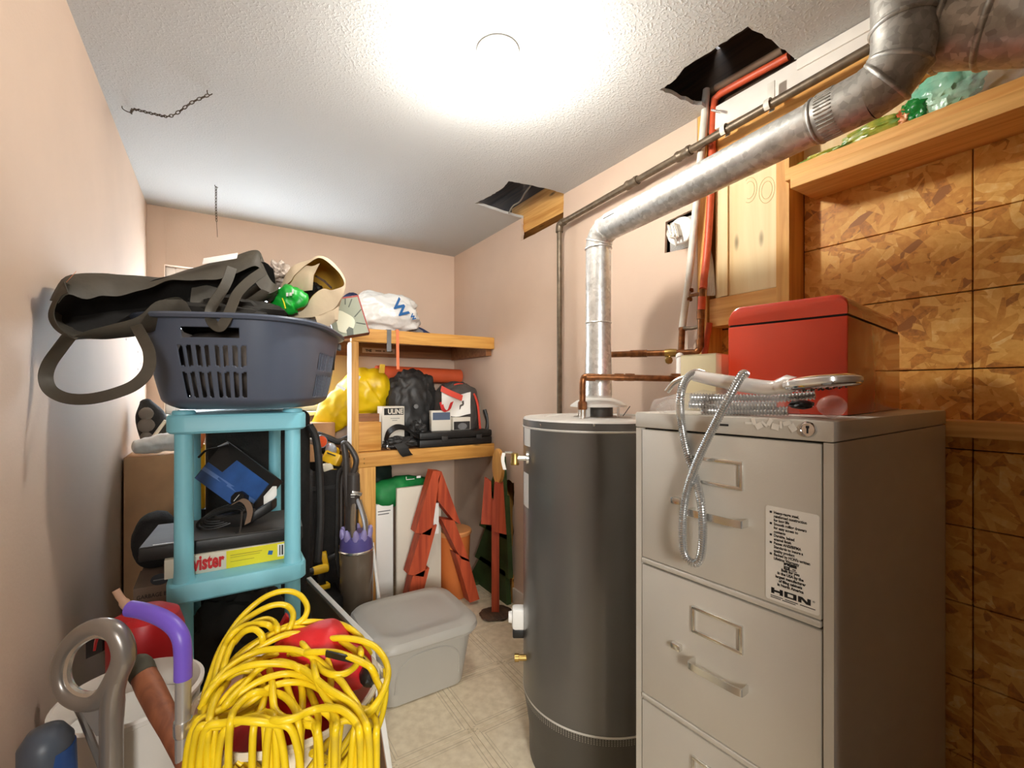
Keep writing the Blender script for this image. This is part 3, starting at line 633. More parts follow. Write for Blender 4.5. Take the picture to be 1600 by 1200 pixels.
# ================================================================ FILING CABINET AND WHAT LIES ON IT
zf = .695; ar = (1303-800)/F
cfr = V((zf*ar*CP+zf*SP, -zf*ar*SP+zf*CP, 0))
ad_ = math.atan2(.0576, .998)           # depth direction
DD = V((math.cos(ad_), math.sin(ad_), 0)); WWv = V((DD.y, -DD.x, 0))     # into the wall, towards the viewer
CW, CDp, CH = .373, .66, 1.203
cc = cfr-WWv*CW/2
cab = thing('filing_cabinet', 'tall beige metal filing cabinet with four drawers and a white sticker', 'cabinet', (cc.x, cc.y, 0), math.atan2(WWv.y, WWv.x))
def cabf(u, v, off=0):
    "pixel -> local (x, z) on the front plane of the cabinet (plane y = -off)"
    a = (u-800)/F; d = V((a*CP+SP, -a*SP+CP, (HOR-v)/F)); o_ = cc-DD*off
    t = (DD.x*o_.x+DD.y*o_.y)/(DD.x*d.x+DD.y*d.y); p = d*t
    return (WWv.x*(p.x-cc.x)+WWv.y*(p.y-cc.y), EYE+p.z)
MAT['cab'] = mat('putty_enamel', (208, 201, 188), .42, .1, var=.03, vscale=5, bump=.03, bscale=300)
MAT['cabin'] = mat('gap_shade', (38, 34, 30), .8)
hw = CW/2
body = MB().bx(-hw, -hw+.014, 0, CDp, .02, CH-.034).bx(hw-.014, hw, 0, CDp, .02, CH-.034).bx(-hw, hw, CDp-.004, CDp, .02, CH-.034).bx(-hw, hw, .01, CDp, 0, .03).bx(-hw, hw, 0, CDp, .0, .016)
body.build('carcass', 'cab', cab)
MB().bx(-hw-.001, hw+.001, -.002, CDp+.001, CH-.0325, CH, .003).build('top', 'cab', cab)
MB().bx(-hw+.015, hw-.015, .012, .02, .03, CH-.034).build('gap_shade_plate', 'cabin', cab)  # dark plate standing in for shade in the gaps between drawers
dz = .2895; dt = CH-.0362
for k in range(4):
    z1 = dt-k*dz; z0 = z1-dz+.0042
    d_ = MB().bx(-hw+.0165, hw-.0165, -.0015, .016, z0+.012, z1, .002).build('drawer', 'cab', cab)
    MB().bx(-hw+.0165, hw-.0165, -.0035, .016, z0, z0+.0105, .0025).build('lower_lip', 'cab', d_)
    cx, hz, lz = -.005, z1-.148, z1-.068
    fr = MB(); lw, lh = .046, .0225
    for sx in (-1, 1): fr.bx(sx*lw-.0035, sx*lw+.0035, -.0065, -.001, lz-lh, lz+lh, .0018)
    for sz in (-1, 1): fr.bx(-lw-.0035, lw+.0035, -.0065, -.001, lz+sz*lh-.0035, lz+sz*lh+.0035, .0018)
    fr.build('label_holder', 'steel', d_)
    h = spline([(-.052, -.001, hz), (-.053, -.018, hz), (-.046, -.026, hz), (0, -.027, hz), (.046, -.026, hz), (.053, -.018, hz), (.052, -.001, hz)], 4)
    MB().ribbon([V((p.x+.006, p.y, p.z)) for p in h], (0, 0, .0065), .003).build('handle', 'steel', d_)
    MB().box((-.082, -.006, hz+.012), (.020, .012, .013), None, .002).build('thumb_latch', 'steel', d_)
lx, lz = cabf(1264, 671)
lk = MB().lathe([(.0125, 0), (.0125, .003), (.0105, .006), (.0095, .0062), (.009, .0045)], (lx, -.001, lz), (0, -1, 0), 28).build('lock', 'chrome', cab)
MB().bx(lx-.0012, lx+.0012, -.0062, -.005, lz-.006, lz+.004).box((lx, -.0056, lz+.004), (.0046, .0012, .004)).build('keyhole', 'ink', lk)
sx_, sz_ = cabf(1118, 663); MB().bx(sx_+.006, sx_+.026, -.0034, -.0015, sz_-.0018, sz_+.0018).build('slot', 'cabin', cab)
s0, s1 = cabf(1171, 661), cabf(1240, 668)
gl = MB()
for k in range(9):
    x = s0[0]+(s1[0]-s0[0])*k/8; gl.box((x, -.0032, s0[1]+.004*math.sin(k*2.1)), (.012, .0006, .004+.003*((k*7) % 3)), Matrix.Rotation(k*1.3, 3, 'Y'))
gl.build('glue_residue', mat('glue_residue', (230, 224, 212), .3), cab)
# sticker with its print
a = cabf(1196, 789, .003); b = cabf(1278, 800, .003); c = cabf(1198, 936, .003)
SX0, SX1, SZ1, SZ0 = a[0], hw-.0185, a[1], cabf(1276, 962, .003)[1]
stk = MB().slab(rrect(SX0, SX1, SZ0, SZ1, .004), [], (0, -.0018, 0), (1, 0, 0), (0, 0, 1), (0, -.0006, 0)).build('sticker', mat('sticker_paper', (234, 229, 219), .55), cab)
SWd = SX1-SX0; SHt = SZ1-SZ0
def stext(body_, size, fx, fz, bold=.0, sx=1, sp=1, align='LEFT'):
    text(body_, size, 'ink', stk, (SX0+SWd*fx, -.0025, SZ1-SHt*fz), (1, 0, 0), (0, 0, 1), bold=bold, sx=sx, spacing=sp, align=align, lift=.0003)
ls = SHt*.0405
lines = ['Heavy-gauge steel,', 'reinforced construction', 'for long life', 'Smooth rolling drawers', 'for easy access to', 'contents', 'Durable, baked', 'enamel finish', 'Passes ANSI/BIFMA', 'Standards to insure a', 'quality product', "Backed by HON's written", 'Lifetime Warranty']
fs = ls*1.02
stext('\n'.join(lines), fs, .165, .075, .00022, .80, ls/fs)
for k in (0, 3, 6, 8, 11):
    x, z = SX0+SWd*.085, SZ1-SHt*.062-ls*k
    MB().bx(x, x+.0034, -.0028, -.0023, z-.0017, z+.0017).build('bullet_square', 'ink', stk)
fz_ = SZ1-SHt*.60
MB().bx(SX0+SWd*.36, SX0+SWd*.47, -.0028, -.0023, fz_-.0055, fz_+.0055).build('flag_mark', 'ink', stk)
MB().bx(SX0+SWd*.475, SX0+SWd*.60, -.0028, -.0023, fz_+.0005, fz_+.0055).build('flag_mark', 'ink', stk)
MB().bx(SX0+SWd*.475, SX0+SWd*.60, -.0028, -.0023, fz_-.0055, fz_-.0045).bx(SX0+SWd*.52, SX0+SWd*.58, -.0028, -.0023, fz_-.003, fz_-.0015).build('flag_mark', 'ink', stk)
text('*', .016, 'white', stk, (SX0+SWd*.375, -.003, fz_-.0085), (1, 0, 0), (0, 0, 1), bold=.0003, lift=.0003)
stext('Built for you\nin the USA by the\nlargest manufacturer\nof filing cabinets\nin North America', fs, .48, .665, .0003, .84, ls/fs, 'CENTER')
# block-letter mark: H O N
hz0, hz1 = SZ0+SHt*.075, SZ0+SHt*.135; t_ = .0048
def blk(x0, x1, z0, z1): hm.bx(x0, x1, -.0028, -.0023, z0, z1)
hm = MB(); X0 = SX0+SWd*.115; gw = SWd*.225; gp_ = SWd*.03
blk(X0, X0+t_, hz0, hz1); blk(X0+gw-t_, X0+gw, hz0, hz1); blk(X0, X0+gw, (hz0+hz1)/2-.0016, (hz0+hz1)/2+.0016)
X0 += gw+gp_; blk(X0, X0+t_, hz0, hz1); blk(X0+gw-t_, X0+gw, hz0, hz1); blk(X0, X0+gw, hz0, hz0+.0022); blk(X0, X0+gw, hz1-.0022, hz1)
X0 += gw+gp_; blk(X0, X0+t_, hz0, hz1); blk(X0+gw-t_, X0+gw, hz0, hz1)
hm.prism([(X0, -.0028, hz1), (X0+t_*1.3, -.0028, hz1), (X0+gw, -.0028, hz0), (X0+gw-t_*1.3, -.0028, hz0)], (0, .0005, 0))
hm.build('block_letter_mark', 'ink', stk)
stext('\u00ae', fs*.7, .885, .885); q = MB()
for fz2, segs in ((.950, ((.10, .34), (.38, .62), (.66, .93))), (.968, ((.10, .30), (.33, .58)))):
    for a_, b_ in segs: q.bx(SX0+SWd*a_, SX0+SWd*b_, -.0027, -.0023, SZ1-SHt*fz2-.0006, SZ1-SHt*fz2+.0006)
q.build('fine_print', 'ink', stk)
# ---- things on the cabinet top
def cabw(x, y, z): return V((cc.x, cc.y, 0))+WWv*x+DD*y+V((0, 0, z))
zt = CH+.0004
MAT['red'] = mat('red_enamel', (224, 62, 28), .25, var=.04, vscale=6, coat=.7)
z0 = .835; ur = (1325-800)/F
pr = W(1325, 640, z0); pr.z = zt
fd = V((-.651, .759)); fdw = V((fd.x*CP+fd.y*SP, -fd.x*SP+fd.y*CP, 0)).normalized(); dd_ = V((-fdw.y, fdw.x, 0))
if dd_.x < 0: dd_ = -dd_
RBW, RBD, RBH = .217, .455, .226
rb_ = thing('red_bread_box', 'red enamelled metal box with a hinged lid on the cabinet top', 'box', pr)
def rbx(a, d, h): return pr+fdw*a+dd_*d+V((0, 0, h))
MB().obox(rbx(0, 0, 0), fdw*RBW, dd_*RBD, V((0, 0, RBH*.815)), .003).build('body', 'red', rb_)
MB().obox(rbx(.003, .003, RBH*.815), fdw*(RBW-.006), dd_*(RBD-.006), V((0, 0, .004))).build('seam', 'ink', rb_)
rr = .028
po = [(0, RBH*.83), (RBW, RBH*.83)]+arc((RBW-rr, RBH-rr), rr, 0, R(90), 8)+arc((rr*.8, RBH-rr*.8), rr*.8, R(90), R(180), 8)
rings = []
for k, (d, ins) in enumerate(((0, .006), (.003, .001), (.008, 0), (RBD-.03, 0), (RBD-.012, .006), (RBD-.002, .018), (RBD, .03))):
    rings.append([rbx(min(max(a, .0+ins*.2), RBW-ins*.2), d, h-(ins if h > RBH*.9 else 0)) for a, h in po])
MB().loft(rings, True, True, True).build('lid', 'red', rb_)
MB().lathe([(.007, -.006), (.007, .006)], rbx(RBW, .06, RBH*.9), fdw, 10).build('hinge', 'brownwood', rb_)
# clear ball
sp = W(1300, 631, .80); sp.z = zt+.019
o = tag(MB().blob(sp, (.024, .022, .0195), .06, 2, 3, 3).build('clear_ball', film('clear_plastic', (236, 190, 176), .35, .08)), 'small clear plastic ball at the foot of the red box', 'ball')
# cream carton at the back
q = W(1063, 600, 1.08); q.z = zt
o = thing('cream_carton', 'flat-topped cream carton on the cabinet behind the coiled shower hose', 'box', q)
MAT['creambox'] = mat('cream_card', (226, 212, 172), .7)
MB().obox(q, fdw*-.085, dd_*.16, V((0, 0, .128)), .002).build('carton', 'creambox', o)
MB().obox(q+V((0, 0, .1282))-fdw*.085, fdw*.085, dd_*.079, V((0, 0, .0012))).build('flap', 'creambox', o)
# packaged shower set: hand shower, coiled hose in clear film, loose hose hanging over the front
def hose(pts, r, seg=12, pitch=.0042):
    P = [Vector(p) for p in pts]; L = [0]
    for a, b in zip(P[:-1], P[1:]): L.append(L[-1]+(b-a).length)
    out, rad = [], []; step = pitch/3; s = 0; i = 0; k = 0
    while s <= L[-1]:
        while i < len(L)-2 and L[i+1] < s: i += 1
        t = (s-L[i])/max(L[i+1]-L[i], 1e-9); out.append(P[i].lerp(P[i+1], t)); rad.append(r*(1.0 if k % 3 else .70)); s += step; k += 1
    return MB().tube(out, rad, seg)
def front(u, v, off=.012):
    x, z = cabf(u, v, off); return cabw(x, -off, z)
ss = thing('shower_hose_set', 'chrome hand shower with its ribbed hose in clear wrap on the cabinet', 'shower head', W(1150, 640, .86))
hz_ = spline([W(1100, 585, .90), W(1085, 583, .89), W(1070, 596, .875), W(1063, 622, .862), front(1064, 655, .012), front(1072, 700, .012), front(1086, 745, .012), front(1096, 790, .034), front(1098, 840, .036), front(1093, 874, .034), front(1081, 879, .034), front(1069, 862, .036), front(1067, 815, .036), front(1074, 765, .028), front(1092, 715, .028), front(1116, 665, .026), W(1137, 625, .80), W(1158, 588, .80), W(1165, 584, .815)], 10)
hose(hz_, .0078, 14).build('hanging_hose', 'hose', ss)
for k, (v0, u0, u1, zz) in enumerate(((621, 1078, 1276, .85), (632, 1076, 1215, .845), (641, 1095, 1232, .84))):
    hose(spline([W(u0, v0, zz+.05), W((u0*2+u1)/3, v0+1, zz+.035), W((u0+u1*2)/3, v0+1, zz+.0), W(u1, v0+(1 if k else -4), zz-.03)], 10), .0085, 12, .0056).build('coiled_hose', 'hose', ss)
MB().tube(spline([W(1042, 612, .93), W(1055, 597, .92), W(1075, 590, .91), W(1100, 592, .90)], 6), .006, 10).build('inlet_hose', 'steel', ss)
pts = spline([W(1085, 587, .89), W(1120, 594, .86), W(1160, 601, .83), W(1200, 606, .80), W(1222, 604, .78)], 6)
MAT['pearl'] = mat('white_chrome', (232, 226, 220), .18, .35)
MB().tube(pts, [.0105+.003*math.sin(i/len(pts)*3) for i in range(len(pts))], 16).build('shower_handle', 'pearl', ss)
hc = W(1282, 597, .75); hn = V((SP*.13-.05, CP*.13, 1)).normalized()
hd = MB().lathe([(.0, -.011), (.046, -.011), (.053, -.009), (.055, -.004), (.055, .003), (.050, .007), (.036, .010), (.0, .012)], hc, hn, 40, False, False).build('shower_face', 'chrome', ss)
MB().lathe([(.0545, -.0065), (.0565, -.004), (.0565, .002), (.0545, .004)], hc, hn, 40, False, False).build('chrome_rim', 'pearl', hd)
nz_ = MB()
for k in range(30):
    a = k*2.4; r_ = .008*math.sqrt(k)*.78; x_ = hn.orthogonal().normalized(); y_ = hn.cross(x_)
    nz_.lathe([(.0014, -.0125), (.0014, -.0105)], hc+x_*r_*math.cos(a)+y_*r_*math.sin(a), hn, 6)
o = nz_.build('spray_nozzles', 'rubber', hd); o['kind'] = 'stuff'
MB().tube([W(1215, 605, .785), W(1232, 600, .77), W(1248, 599, .755)], [.013, .016, .010], 14).build('neck', 'pearl', ss)
MAT['film'] = film('clear_film', (250, 248, 244), .13, .12)
g = []
rnd = random.Random(3)
for i in range(13):
    t = i/12; u = 1032+t*205; row = []
    zc = .93-.12*t
    for a in range(13):
        th = R(-10+200*a/12); rad_u = 16-3*abs(t-.4)
        p = W(u, 627, zc)+V((0, 0, 0)); s = DD*(-.035*math.cos(th))+V((0, 0, .026*math.sin(th)*(.55+.5*math.sin(t*3)) ))
        p = W(u, 640, zc)+s; p.z = max(zt+.001, zt+.002+(.045*math.sin(th)*(.45+.55*math.sin(.4+t*2.3)))) ; p += V((rnd.uniform(-.004, .004),)*3)
        p.z = max(p.z, zt+.001); row.append(p)
    g.append(row)
MB().sheet(g).build('clear_wrap', 'film', ss)
MB().blob(W(1050, 636, .945)+V((0, 0, .0)), (.03, .028, .014), .4, 3, 9, 3, flat=zt).build('wrap_end', 'film', ss)
wt = MB().blob(W(1252, 632, .80), (.02, .018, .008), .3, 3, 4, 3, flat=zt).build('dark_clip', 'black', ss)
# colourful plastic package along the top plates
pk = thing('plastic_package', 'crumpled green and red plastic package lying on the top plates', 'package', (1.49, .5, 1.9155))
MAT['pkgreen'] = mat('leafy_green_print', (76, 132, 44), .3, var=.5, vscale=34, col2=(190, 176, 70)); MAT['pkteal'] = mat('teal_film', (64, 178, 140), .2, var=.3, vscale=16, bump=.5, bscale=40, col2=(180, 216, 190))
MAT['pkred'] = mat('red_print', (200, 84, 40), .3, var=.5, vscale=40, col2=(222, 180, 120)); MAT['pkdark'] = mat('bright_green_film', (20, 128, 50), .25, bump=.5, bscale=40)
for nm, u, v, sc, m_, sd in (('package_end', 1290, 203, (.02, .075, .012), 'pkgreen', 1), ('green_panel', 1375, 172, (.024, .085, .026), 'pkgreen', 2), ('red_panel', 1418, 166, (.024, .026, .027), 'pkred', 4), ('bright_panel', 1436, 148, (.026, .04, .036), 'pkdark', 5), ('teal_panel', 1478, 136, (.03, .065, .055), 'pkteal', 6), ('clear_panel', 1550, 118, (.03, .09, .04), 'film', 7)):
    p = onX(u, v, 1.470); p.z = 1.916+sc[2]*.92
    MB().blob(p, sc, .25, 3, sd, 4, flat=1.9158, crease=.12).build(nm, m_, pk)
# ---- ceiling lamp
lc = onZ(778, 78, CZ); lc.z = CZ
la = thing('ceiling_lamp', 'bare white bulb in a porcelain lampholder on the ceiling', 'lamp', lc)
MB().lathe([(.060, -.001), (.061, -.008), (.056, -.014), (.034, -.018), (.027, -.030), (.026, -.040), (.024, -.044)], lc, seg=40).build('lampholder', 'white', la)
MB().lathe([(.020, -.040), (.0215, -.05), (.0215, -.068), (.018, -.070)], lc, seg=28).build('bulb_base', 'white', la)
MAT['bulb'] = emis('lit_bulb', (1.0, .965, .90), BULB)
MB().lathe([(.018, -.069), (.024, -.076), (.025, -.150), (.0225, -.162), (.016, -.170), (.008, -.1745), (.0, -.1755)], lc, seg=28).build('bulb', 'bulb', la)
MB().tube([lc+V((.045, -.015, -.014)), lc+V((.05, -.02, -.03))], .0015, 6).build('pull_ring', 'steel', la)
# ---- hooks and chains
MAT['chain'] = mat('dark_chain', (74, 62, 46), .5, .6)
def chain(pts, pitch, parent, r=.0014, lw=.0042):
    P = spline(pts, 30); L = 0; last = None; k = 0; acc = []
    for p in P:
        if last is None or (p-last).length >= pitch: acc.append(p); last = p
    m0 = []
    for a, b in zip(acc[:-1], acc[1:]):
        d = (b-a).normalized(); s = d.orthogonal().normalized(); t = d.cross(s); w = s if k % 2 else t; c = (a+b)/2; h = (b-a).length*.62
        MB().tube([c+d*h*math.cos(q)+w*lw*math.sin(q) for q in [2*math.pi*i/10 for i in range(10)]], r, 5, True).build('link', 'chain', parent); k += 1
def hookpt(u, v): p = onZ(u, v, CZ); return p
h1, h2 = hookpt(324, 141), hookpt(192, 166)
c1_ = thing('ceiling_chain', 'dark chain slung between two ceiling hooks near the left wall', 'chain', h1)
MB().tube(spline([h1+V((0, 0, .01)), h1+V((0, 0, -.008)), h1+V((.006, 0, -.014)), h1+V((.014, -.006, -.010))], 5), .0016, 6).build('hook', 'chain', c1_)
MB().tube(spline([h2+V((0, 0, .01)), h2+V((-.002, 0, -.006)), h2+V((.008, .004, -.012)), h2+V((.022, .012, -.010))], 5), .0016, 6).build('hook', 'chain', c1_)
chain([h1+V((.004, 0, -.014)), W(300, 160, 1.50), W(268, 181, 1.50), W(240, 178, 1.53), W(210, 171, 1.56), h2+V((.02, .011, -.012))], .0118, c1_)
h3 = hookpt(336, 289)
c2c = thing('hanging_chain', 'dark chain hanging straight down from a hook by the back wall', 'chain', h3)
MB().tube(spline([h3+V((0, 0, .01)), h3+V((0, 0, -.006)), h3+V((.012, -.004, -.012))], 5), .0016, 6).build('hook', 'chain', c2c)
chain([h3+V((.004, 0, -.008)), h3+V((.004, 0, -.10)), h3+V((.006, 0, -.18))], .0125, c2c)
MB().tube([h3+V((.006, 0, -.178)), h3+V((.010, 0, -.25))], .0012, 5).build('pull_wire', 'chain', c2c)
# ================================================================ THINGS ON THE WOODEN SHELVES
def sack(pts, radii, amp=.10, freq=9, seed=0, seg=40, n=9, crease=.08, sq=(1, 1), flat=None):
    "a soft bag: noisy tube along a spine with rounded ends"
    P = spline(pts, n); m = len(P)
    rr = spline([V((r, 0, 0)) for r in radii], n); rings = []
    T = [(P[min(i+1, m-1)]-P[max(i-1, 0)]).normalized() for i in range(m)]
    N = T[0].orthogonal().normalized()
    if abs(T[0].z) < .9: N = (V((0, 0, 1))-T[0]*T[0].z).normalized()
    def put(c, r, Nn, B):
        L = []
        for k in range(seg):
            a = 2*math.pi*k/seg; d = Nn*math.cos(a)*sq[0]+B*math.sin(a)*sq[1]; q = (c+d*r)*freq+V((seed*2.3, seed, seed*1.1))
            f = 1+amp*noise.noise(q)+amp*.6*noise.noise(q*2.7)-crease*abs(noise.noise(q*1.4+V((3, 1, 7))))
            p = c+d*r*f
            if flat is not None and p.z < flat: p.z = flat
            L.append(p)
        return L
    for i in range(m):
        N = (N-T[i]*N.dot(T[i])).normalized(); B = T[i].cross(N)
        if i == 0:
            for e in (.12, .45, .75, .93): rings.append(put(P[0]-T[0]*rr[0].x*math.sqrt(1-e*e)*.6, rr[0].x*e, N, B))
        rings.append(put(P[i], rr[i].x, N, B))
    for e in (.93, .75, .45, .12): rings.append(put(P[-1]+T[-1]*rr[-1].x*math.sqrt(1-e*e)*.6, rr[-1].x*e, N, B))
    return MB().loft(rings, True, True, True)
S1, S2 = 1.5835, .9168
MAT['yellow'] = mat('yellow_coated_cloth', (240, 204, 20), .38, var=.05, vscale=8, bump=.1, bscale=30)
MAT['whitebag'] = mat('white_thin_plastic', (232, 232, 228), .25, bump=.5, bscale=22)
MAT['blueink'] = mat('blue_print', (40, 104, 168), .4)
MAT['navy'] = mat('navy_cloth', (38, 54, 98), .8, var=.2, vscale=20); MAT['greycloth'] = mat('grey_cloth', (128, 128, 128), .8, var=.15, vscale=20)
MAT['orange'] = mat('orange_foam', (242, 106, 60), .55, var=.05, vscale=10); MAT['strapo'] = mat('orange_webbing', (236, 128, 84), .7)
MAT['bagblack'] = mat('black_nylon', (52, 51, 50), .5, var=.3, vscale=14, bump=.2, bscale=30)
MAT['packgrey'] = mat('grey_nylon', (86, 80, 76), .7, var=.15, vscale=14, bump=.15, bscale=90)
MAT['redcloth'] = mat('red_cloth', (206, 34, 34), .6, var=.15, vscale=20); MAT['redorange'] = mat('coral_webbing', (214, 72, 54), .6)
MAT['greenbag'] = mat('green_bag_cloth', (20, 140, 66), .6, var=.2, vscale=10, bump=.1, bscale=30)
MAT['card'] = mat('cardboard', (206, 160, 116), .8, var=.08, vscale=12); MAT['whitecard'] = mat('white_card', (226, 220, 206), .6)
# top shelf
b = W(596, 489, 2.72); b.z = S1+.118
wb = thing('plastic_carrier_bag', 'stuffed white plastic bag with blue lettering on the top shelf', 'bag', (b.x, b.y, S1))
MB().blob(b, (.235, .15, .125), .16, 2.4, 2, 5, flat=S1+.001, crease=.05, pw=.85).build('bag', 'whitebag', wb, ang=60)
tp = W(618, 474, 2.60)
q = text('W', .10, 'blueink', wb, tp+V((-.03, -.02, -.010)), V((.62, .12, -.75)), V((.70, .25, .62)), bold=.003)
q = text('W', .035, 'blueink', wb, tp+V((.085, .0, -.062)), V((.62, .12, -.75)), V((.70, .25, .62)), bold=.002)
t = tag(sack([V((1.00, 2.78, S1+.035)), V((1.06, 2.76, S1+.032)), V((1.13, 2.72, S1+.012))], [.045, .035, .012], seed=4, flat=S1+.0005).build('folded_tarp', 'navy'), 'navy folded cloth end poking out right of the white bag', 'cloth')
t = tag(sack([V((.93, 2.70, S1+.026)), V((1.0, 2.69, S1+.028)), V((1.045, 2.68, S1+.02))], [.02, .028, .018], seed=5, flat=S1+.0005).build('folded_cloth', 'greycloth'), 'grey folded cloth between the white bag and navy cloth', 'cloth')
t = tag(sack([V((.62, 2.93, S1+.10)), V((.66, 2.93, S1+.16)), V((.69, 2.93, S1+.23)), V((.74, 2.93, S1+.20))], [.08, .085, .06, .03], seed=6, sq=(.8, .9), flat=S1+.0005).build('dark_blue_bag', 'navy'), 'dark blue bag behind the white plastic bag on the top shelf', 'bag')
def hang(u0, u1, v0, v1, name, m, label, cat):
    p0, p1, p2 = onY(u0, v0, SY-.003), onY((u0+u1)/2, (v0+v1)/2, SY-.007), onY(u1, v1, SY-.012)
    p = [V((p0.x, SY+.06, S1+.002)), V((p0.x, SY+.01, S1+.003)), V((p0.x, SY-.004, S1-.004)), p1, p2]
    return tag(MB().ribbon(spline(p, 5), (.012 if 'grey' in name else .008, 0, 0), .0015).build(name, m), label, cat)
hang(608, 608, 515, 549, 'grey_strap', 'greycloth', 'grey strap hanging over the top shelf edge', 'strap')
hang(621, 622, 515, 577, 'orange_strap', 'strapo', 'thin orange strap hanging lower beside the grey strap', 'strap')
# lower shelf
ys_ = thing('yellow_dry_bag', 'bright yellow waterproof bag slumped behind the left shelf post', 'bag', (.62, 2.72, S2))
ypts = [W(503, 668, 2.80), W(522, 648, 2.82), W(553, 625, 2.86), W(580, 607, 2.88), W(592, 600, 2.88)]
o = sack(ypts, [.070, .108, .140, .150, .115], .10, 9, 3, 56, 12, .12, (1, .75)).build('bag', 'yellow', ys_, ang=60)
for u, v, w, h, r in ((558, 590, .03, .028, -30), (533, 605, .05, .016, -35)):
    p = onY(u, v, 2.575); MB().box(p, (w, .003, h), Matrix.Rotation(R(-r), 3, 'Y')).build('white_patch', 'white', ys_)
MB().box(onY(597, 576, 2.60), (.03, .003, .05), Matrix.Rotation(R(5), 3, 'Y')).build('buckle_patch', mat('dark_yellow', (196, 158, 20), .5), ys_)
tag(MB().bx(.628, .755, 2.54, 2.63, S2, S2+.158, .003).build('wood_offcut', 'pineX'), 'short pine offcut standing behind the shelf front rail', 'wood')
tag(MB().bx(.63, .775, 2.64, 2.70, S2, S2+.20, .003).build('wood_offcut', 'brownwood'), 'darker brown wood piece behind the pine offcut', 'wood')
o = thing('white_carton', 'white carton with a dark printed band on the lower shelf', 'box', (.86, 2.72, S2))
c0 = onY(597, 690, 2.66); c1_ = onY(632, 690, 2.66)
MB().bx(c0.x, c1_.x, 2.66, 2.76, S2, 1.155, .002).build('carton', 'whitecard', o)
MB().bx(c0.x+.012, c1_.x-.006, 2.658, 2.660, 1.105, 1.145).build('dark_band', 'ink', o)
text('ULINE', .040, 'whitecard', o, (c1_.x-.010, 2.6575, 1.112), (1, 0, 0), (0, 0, 1), bold=.0015, align='RIGHT', sx=.84, lift=.0008)
MB().bx(c0.x+.05, c1_.x-.03, 2.659, 2.660, 1.083, 1.086).bx(c0.x+.06, c1_.x-.045, 2.659, 2.660, 1.071, 1.074).build('fine_print', 'greycloth', o)
dz_ = thing('black_duffel', 'black nylon bag with a vertical zip on the lower shelf', 'bag', (1.03, 2.80, S2))
MB().blob((1.035, 2.82, S2+.235), (.165, .11, .235), .12, 2.6, 5, 5, flat=S2+.001, crease=.10, pw=.85).build('bag', 'bagblack', dz_, ang=60)
zp = [onY(667, v, 2.712+.00004*(v-615)**2) for v in (588, 600, 620, 640, 655)]
MB().ribbon(spline(zp, 4), (.004, 0, 0), .003).build('zip', 'ink', dz_)
MB().lathe([(.014, 0), (.014, .003)], onY(650, 635, 2.70), (-.2, -1, 0), 16).build('round_logo', 'greycloth', dz_)
tag(MB().lathe([(.046, 0), (.05, .004), (.05, .60), (.046, .604)], (.845, 2.965, 1.362), (1, 0, -.02), 28).build('foam_roll', 'orange'), 'orange foam roll lying along the back of the lower shelf', 'roll')
bp = thing('backpack', 'grey backpack with coral trim against the right wall on the shelf', 'backpack', (1.30, 2.72, S2))
MB().blob((1.302, 2.73, S2+.195), (.155, .135, .20), .07, 2.4, 8, 5, flat=S2+.001, crease=.05, pw=.85).build('pack', 'packgrey', bp, ang=60)
MB().ribbon(spline([onY(722, 606, 2.72), onY(738, 612, 2.64), onY(746, 630, 2.58), onY(749, 655, 2.575), onY(751, 680, 2.58)], 5), (.007, 0, 0), .003).build('coral_zip', 'redorange', bp)
MB().blob(onY(718, 602, 2.68), (.045, .03, .016), .1, 3, 2, 3).build('carry_handle', 'redorange', bp)
MB().tube(spline([onY(757, 640, 2.6), onY(762, 660, 2.58), onY(757, 685, 2.57)], 5), .012, 8).build('side_strap', 'bagblack', bp)
rw = thing('red_white_cloth', 'red and white folded cloth bag in front of the backpack', 'cloth', (1.20, 2.60, S2+.1))
MB().sheet([[onY(690+t*45, 607+t*10+s*34+6*math.sin(t*4), 2.585-.02*math.sin(s*3+t*5)) for t in [i/8 for i in range(9)]] for s in [j/6 for j in range(7)]], .004).build('white_body', 'white', rw)
MB().ribbon(spline([onY(689, 607, 2.565), onY(703, 614, 2.555), onY(722, 622, 2.555)], 4), (.004, 0, .017), .004).build('red_trim', 'redorange', rw)
MB().ribbon(spline([onY(689, 628, 2.57), onY(693, 640, 2.56), onY(700, 642, 2.56), onY(706, 628, 2.56)], 4), (.010, 0, .004), .004).build('red_trim', 'redcloth', rw)
cs = thing('black_tool_case', 'long flat black case lying along the lower shelf front', 'case', (1.21, 2.62, S2))
MB().bx(.965, 1.445, 2.50, 2.66, S2, S2+.045, .008).build('case_base', 'black', cs); MB().bx(.965, 1.445, 2.50, 2.66, S2+.046, S2+.088, .010).build('case_lid', 'black', cs)
for x in (1.10, 1.33): MB().bx(x, x+.04, 2.494, 2.502, S2+.034, S2+.062, .003).build('latch', 'bagblack', cs)
ct = S2+.0885
o = thing('small_carton', 'small white carton with a blue panel on the black case', 'box', (1.13, 2.60, ct))
MB().obox((1.068, 2.575, ct), (.122, -.012, 0), (.01, .06, 0), (0, 0, .122), .002).build('carton', 'whitecard', o)
MB().obox((1.075, 2.5715, ct+.066), (.108, -.0106, 0), (0, .002, 0), (0, 0, .045)).build('blue_panel', mat('slate_blue', (86, 100, 124), .6), o)
o = thing('small_carton', 'small carton with a dark front beside the blue-panelled carton', 'box', (1.26, 2.60, ct))
MB().bx(1.205, 1.325, 2.565, 2.64, ct, ct+.078, .002).build('carton', 'whitecard', o)
MB().bx(1.21, 1.32, 2.5635, 2.565, ct+.002, ct+.052).build('dark_panel', 'bagblack', o)
MB().lathe([(.026, 0), (.026, .001)], (1.268, 2.5634, ct+.022), (0, -1, 0), 20, sx=1.2, sy=.8).build('oval_mark', 'greycloth', o)
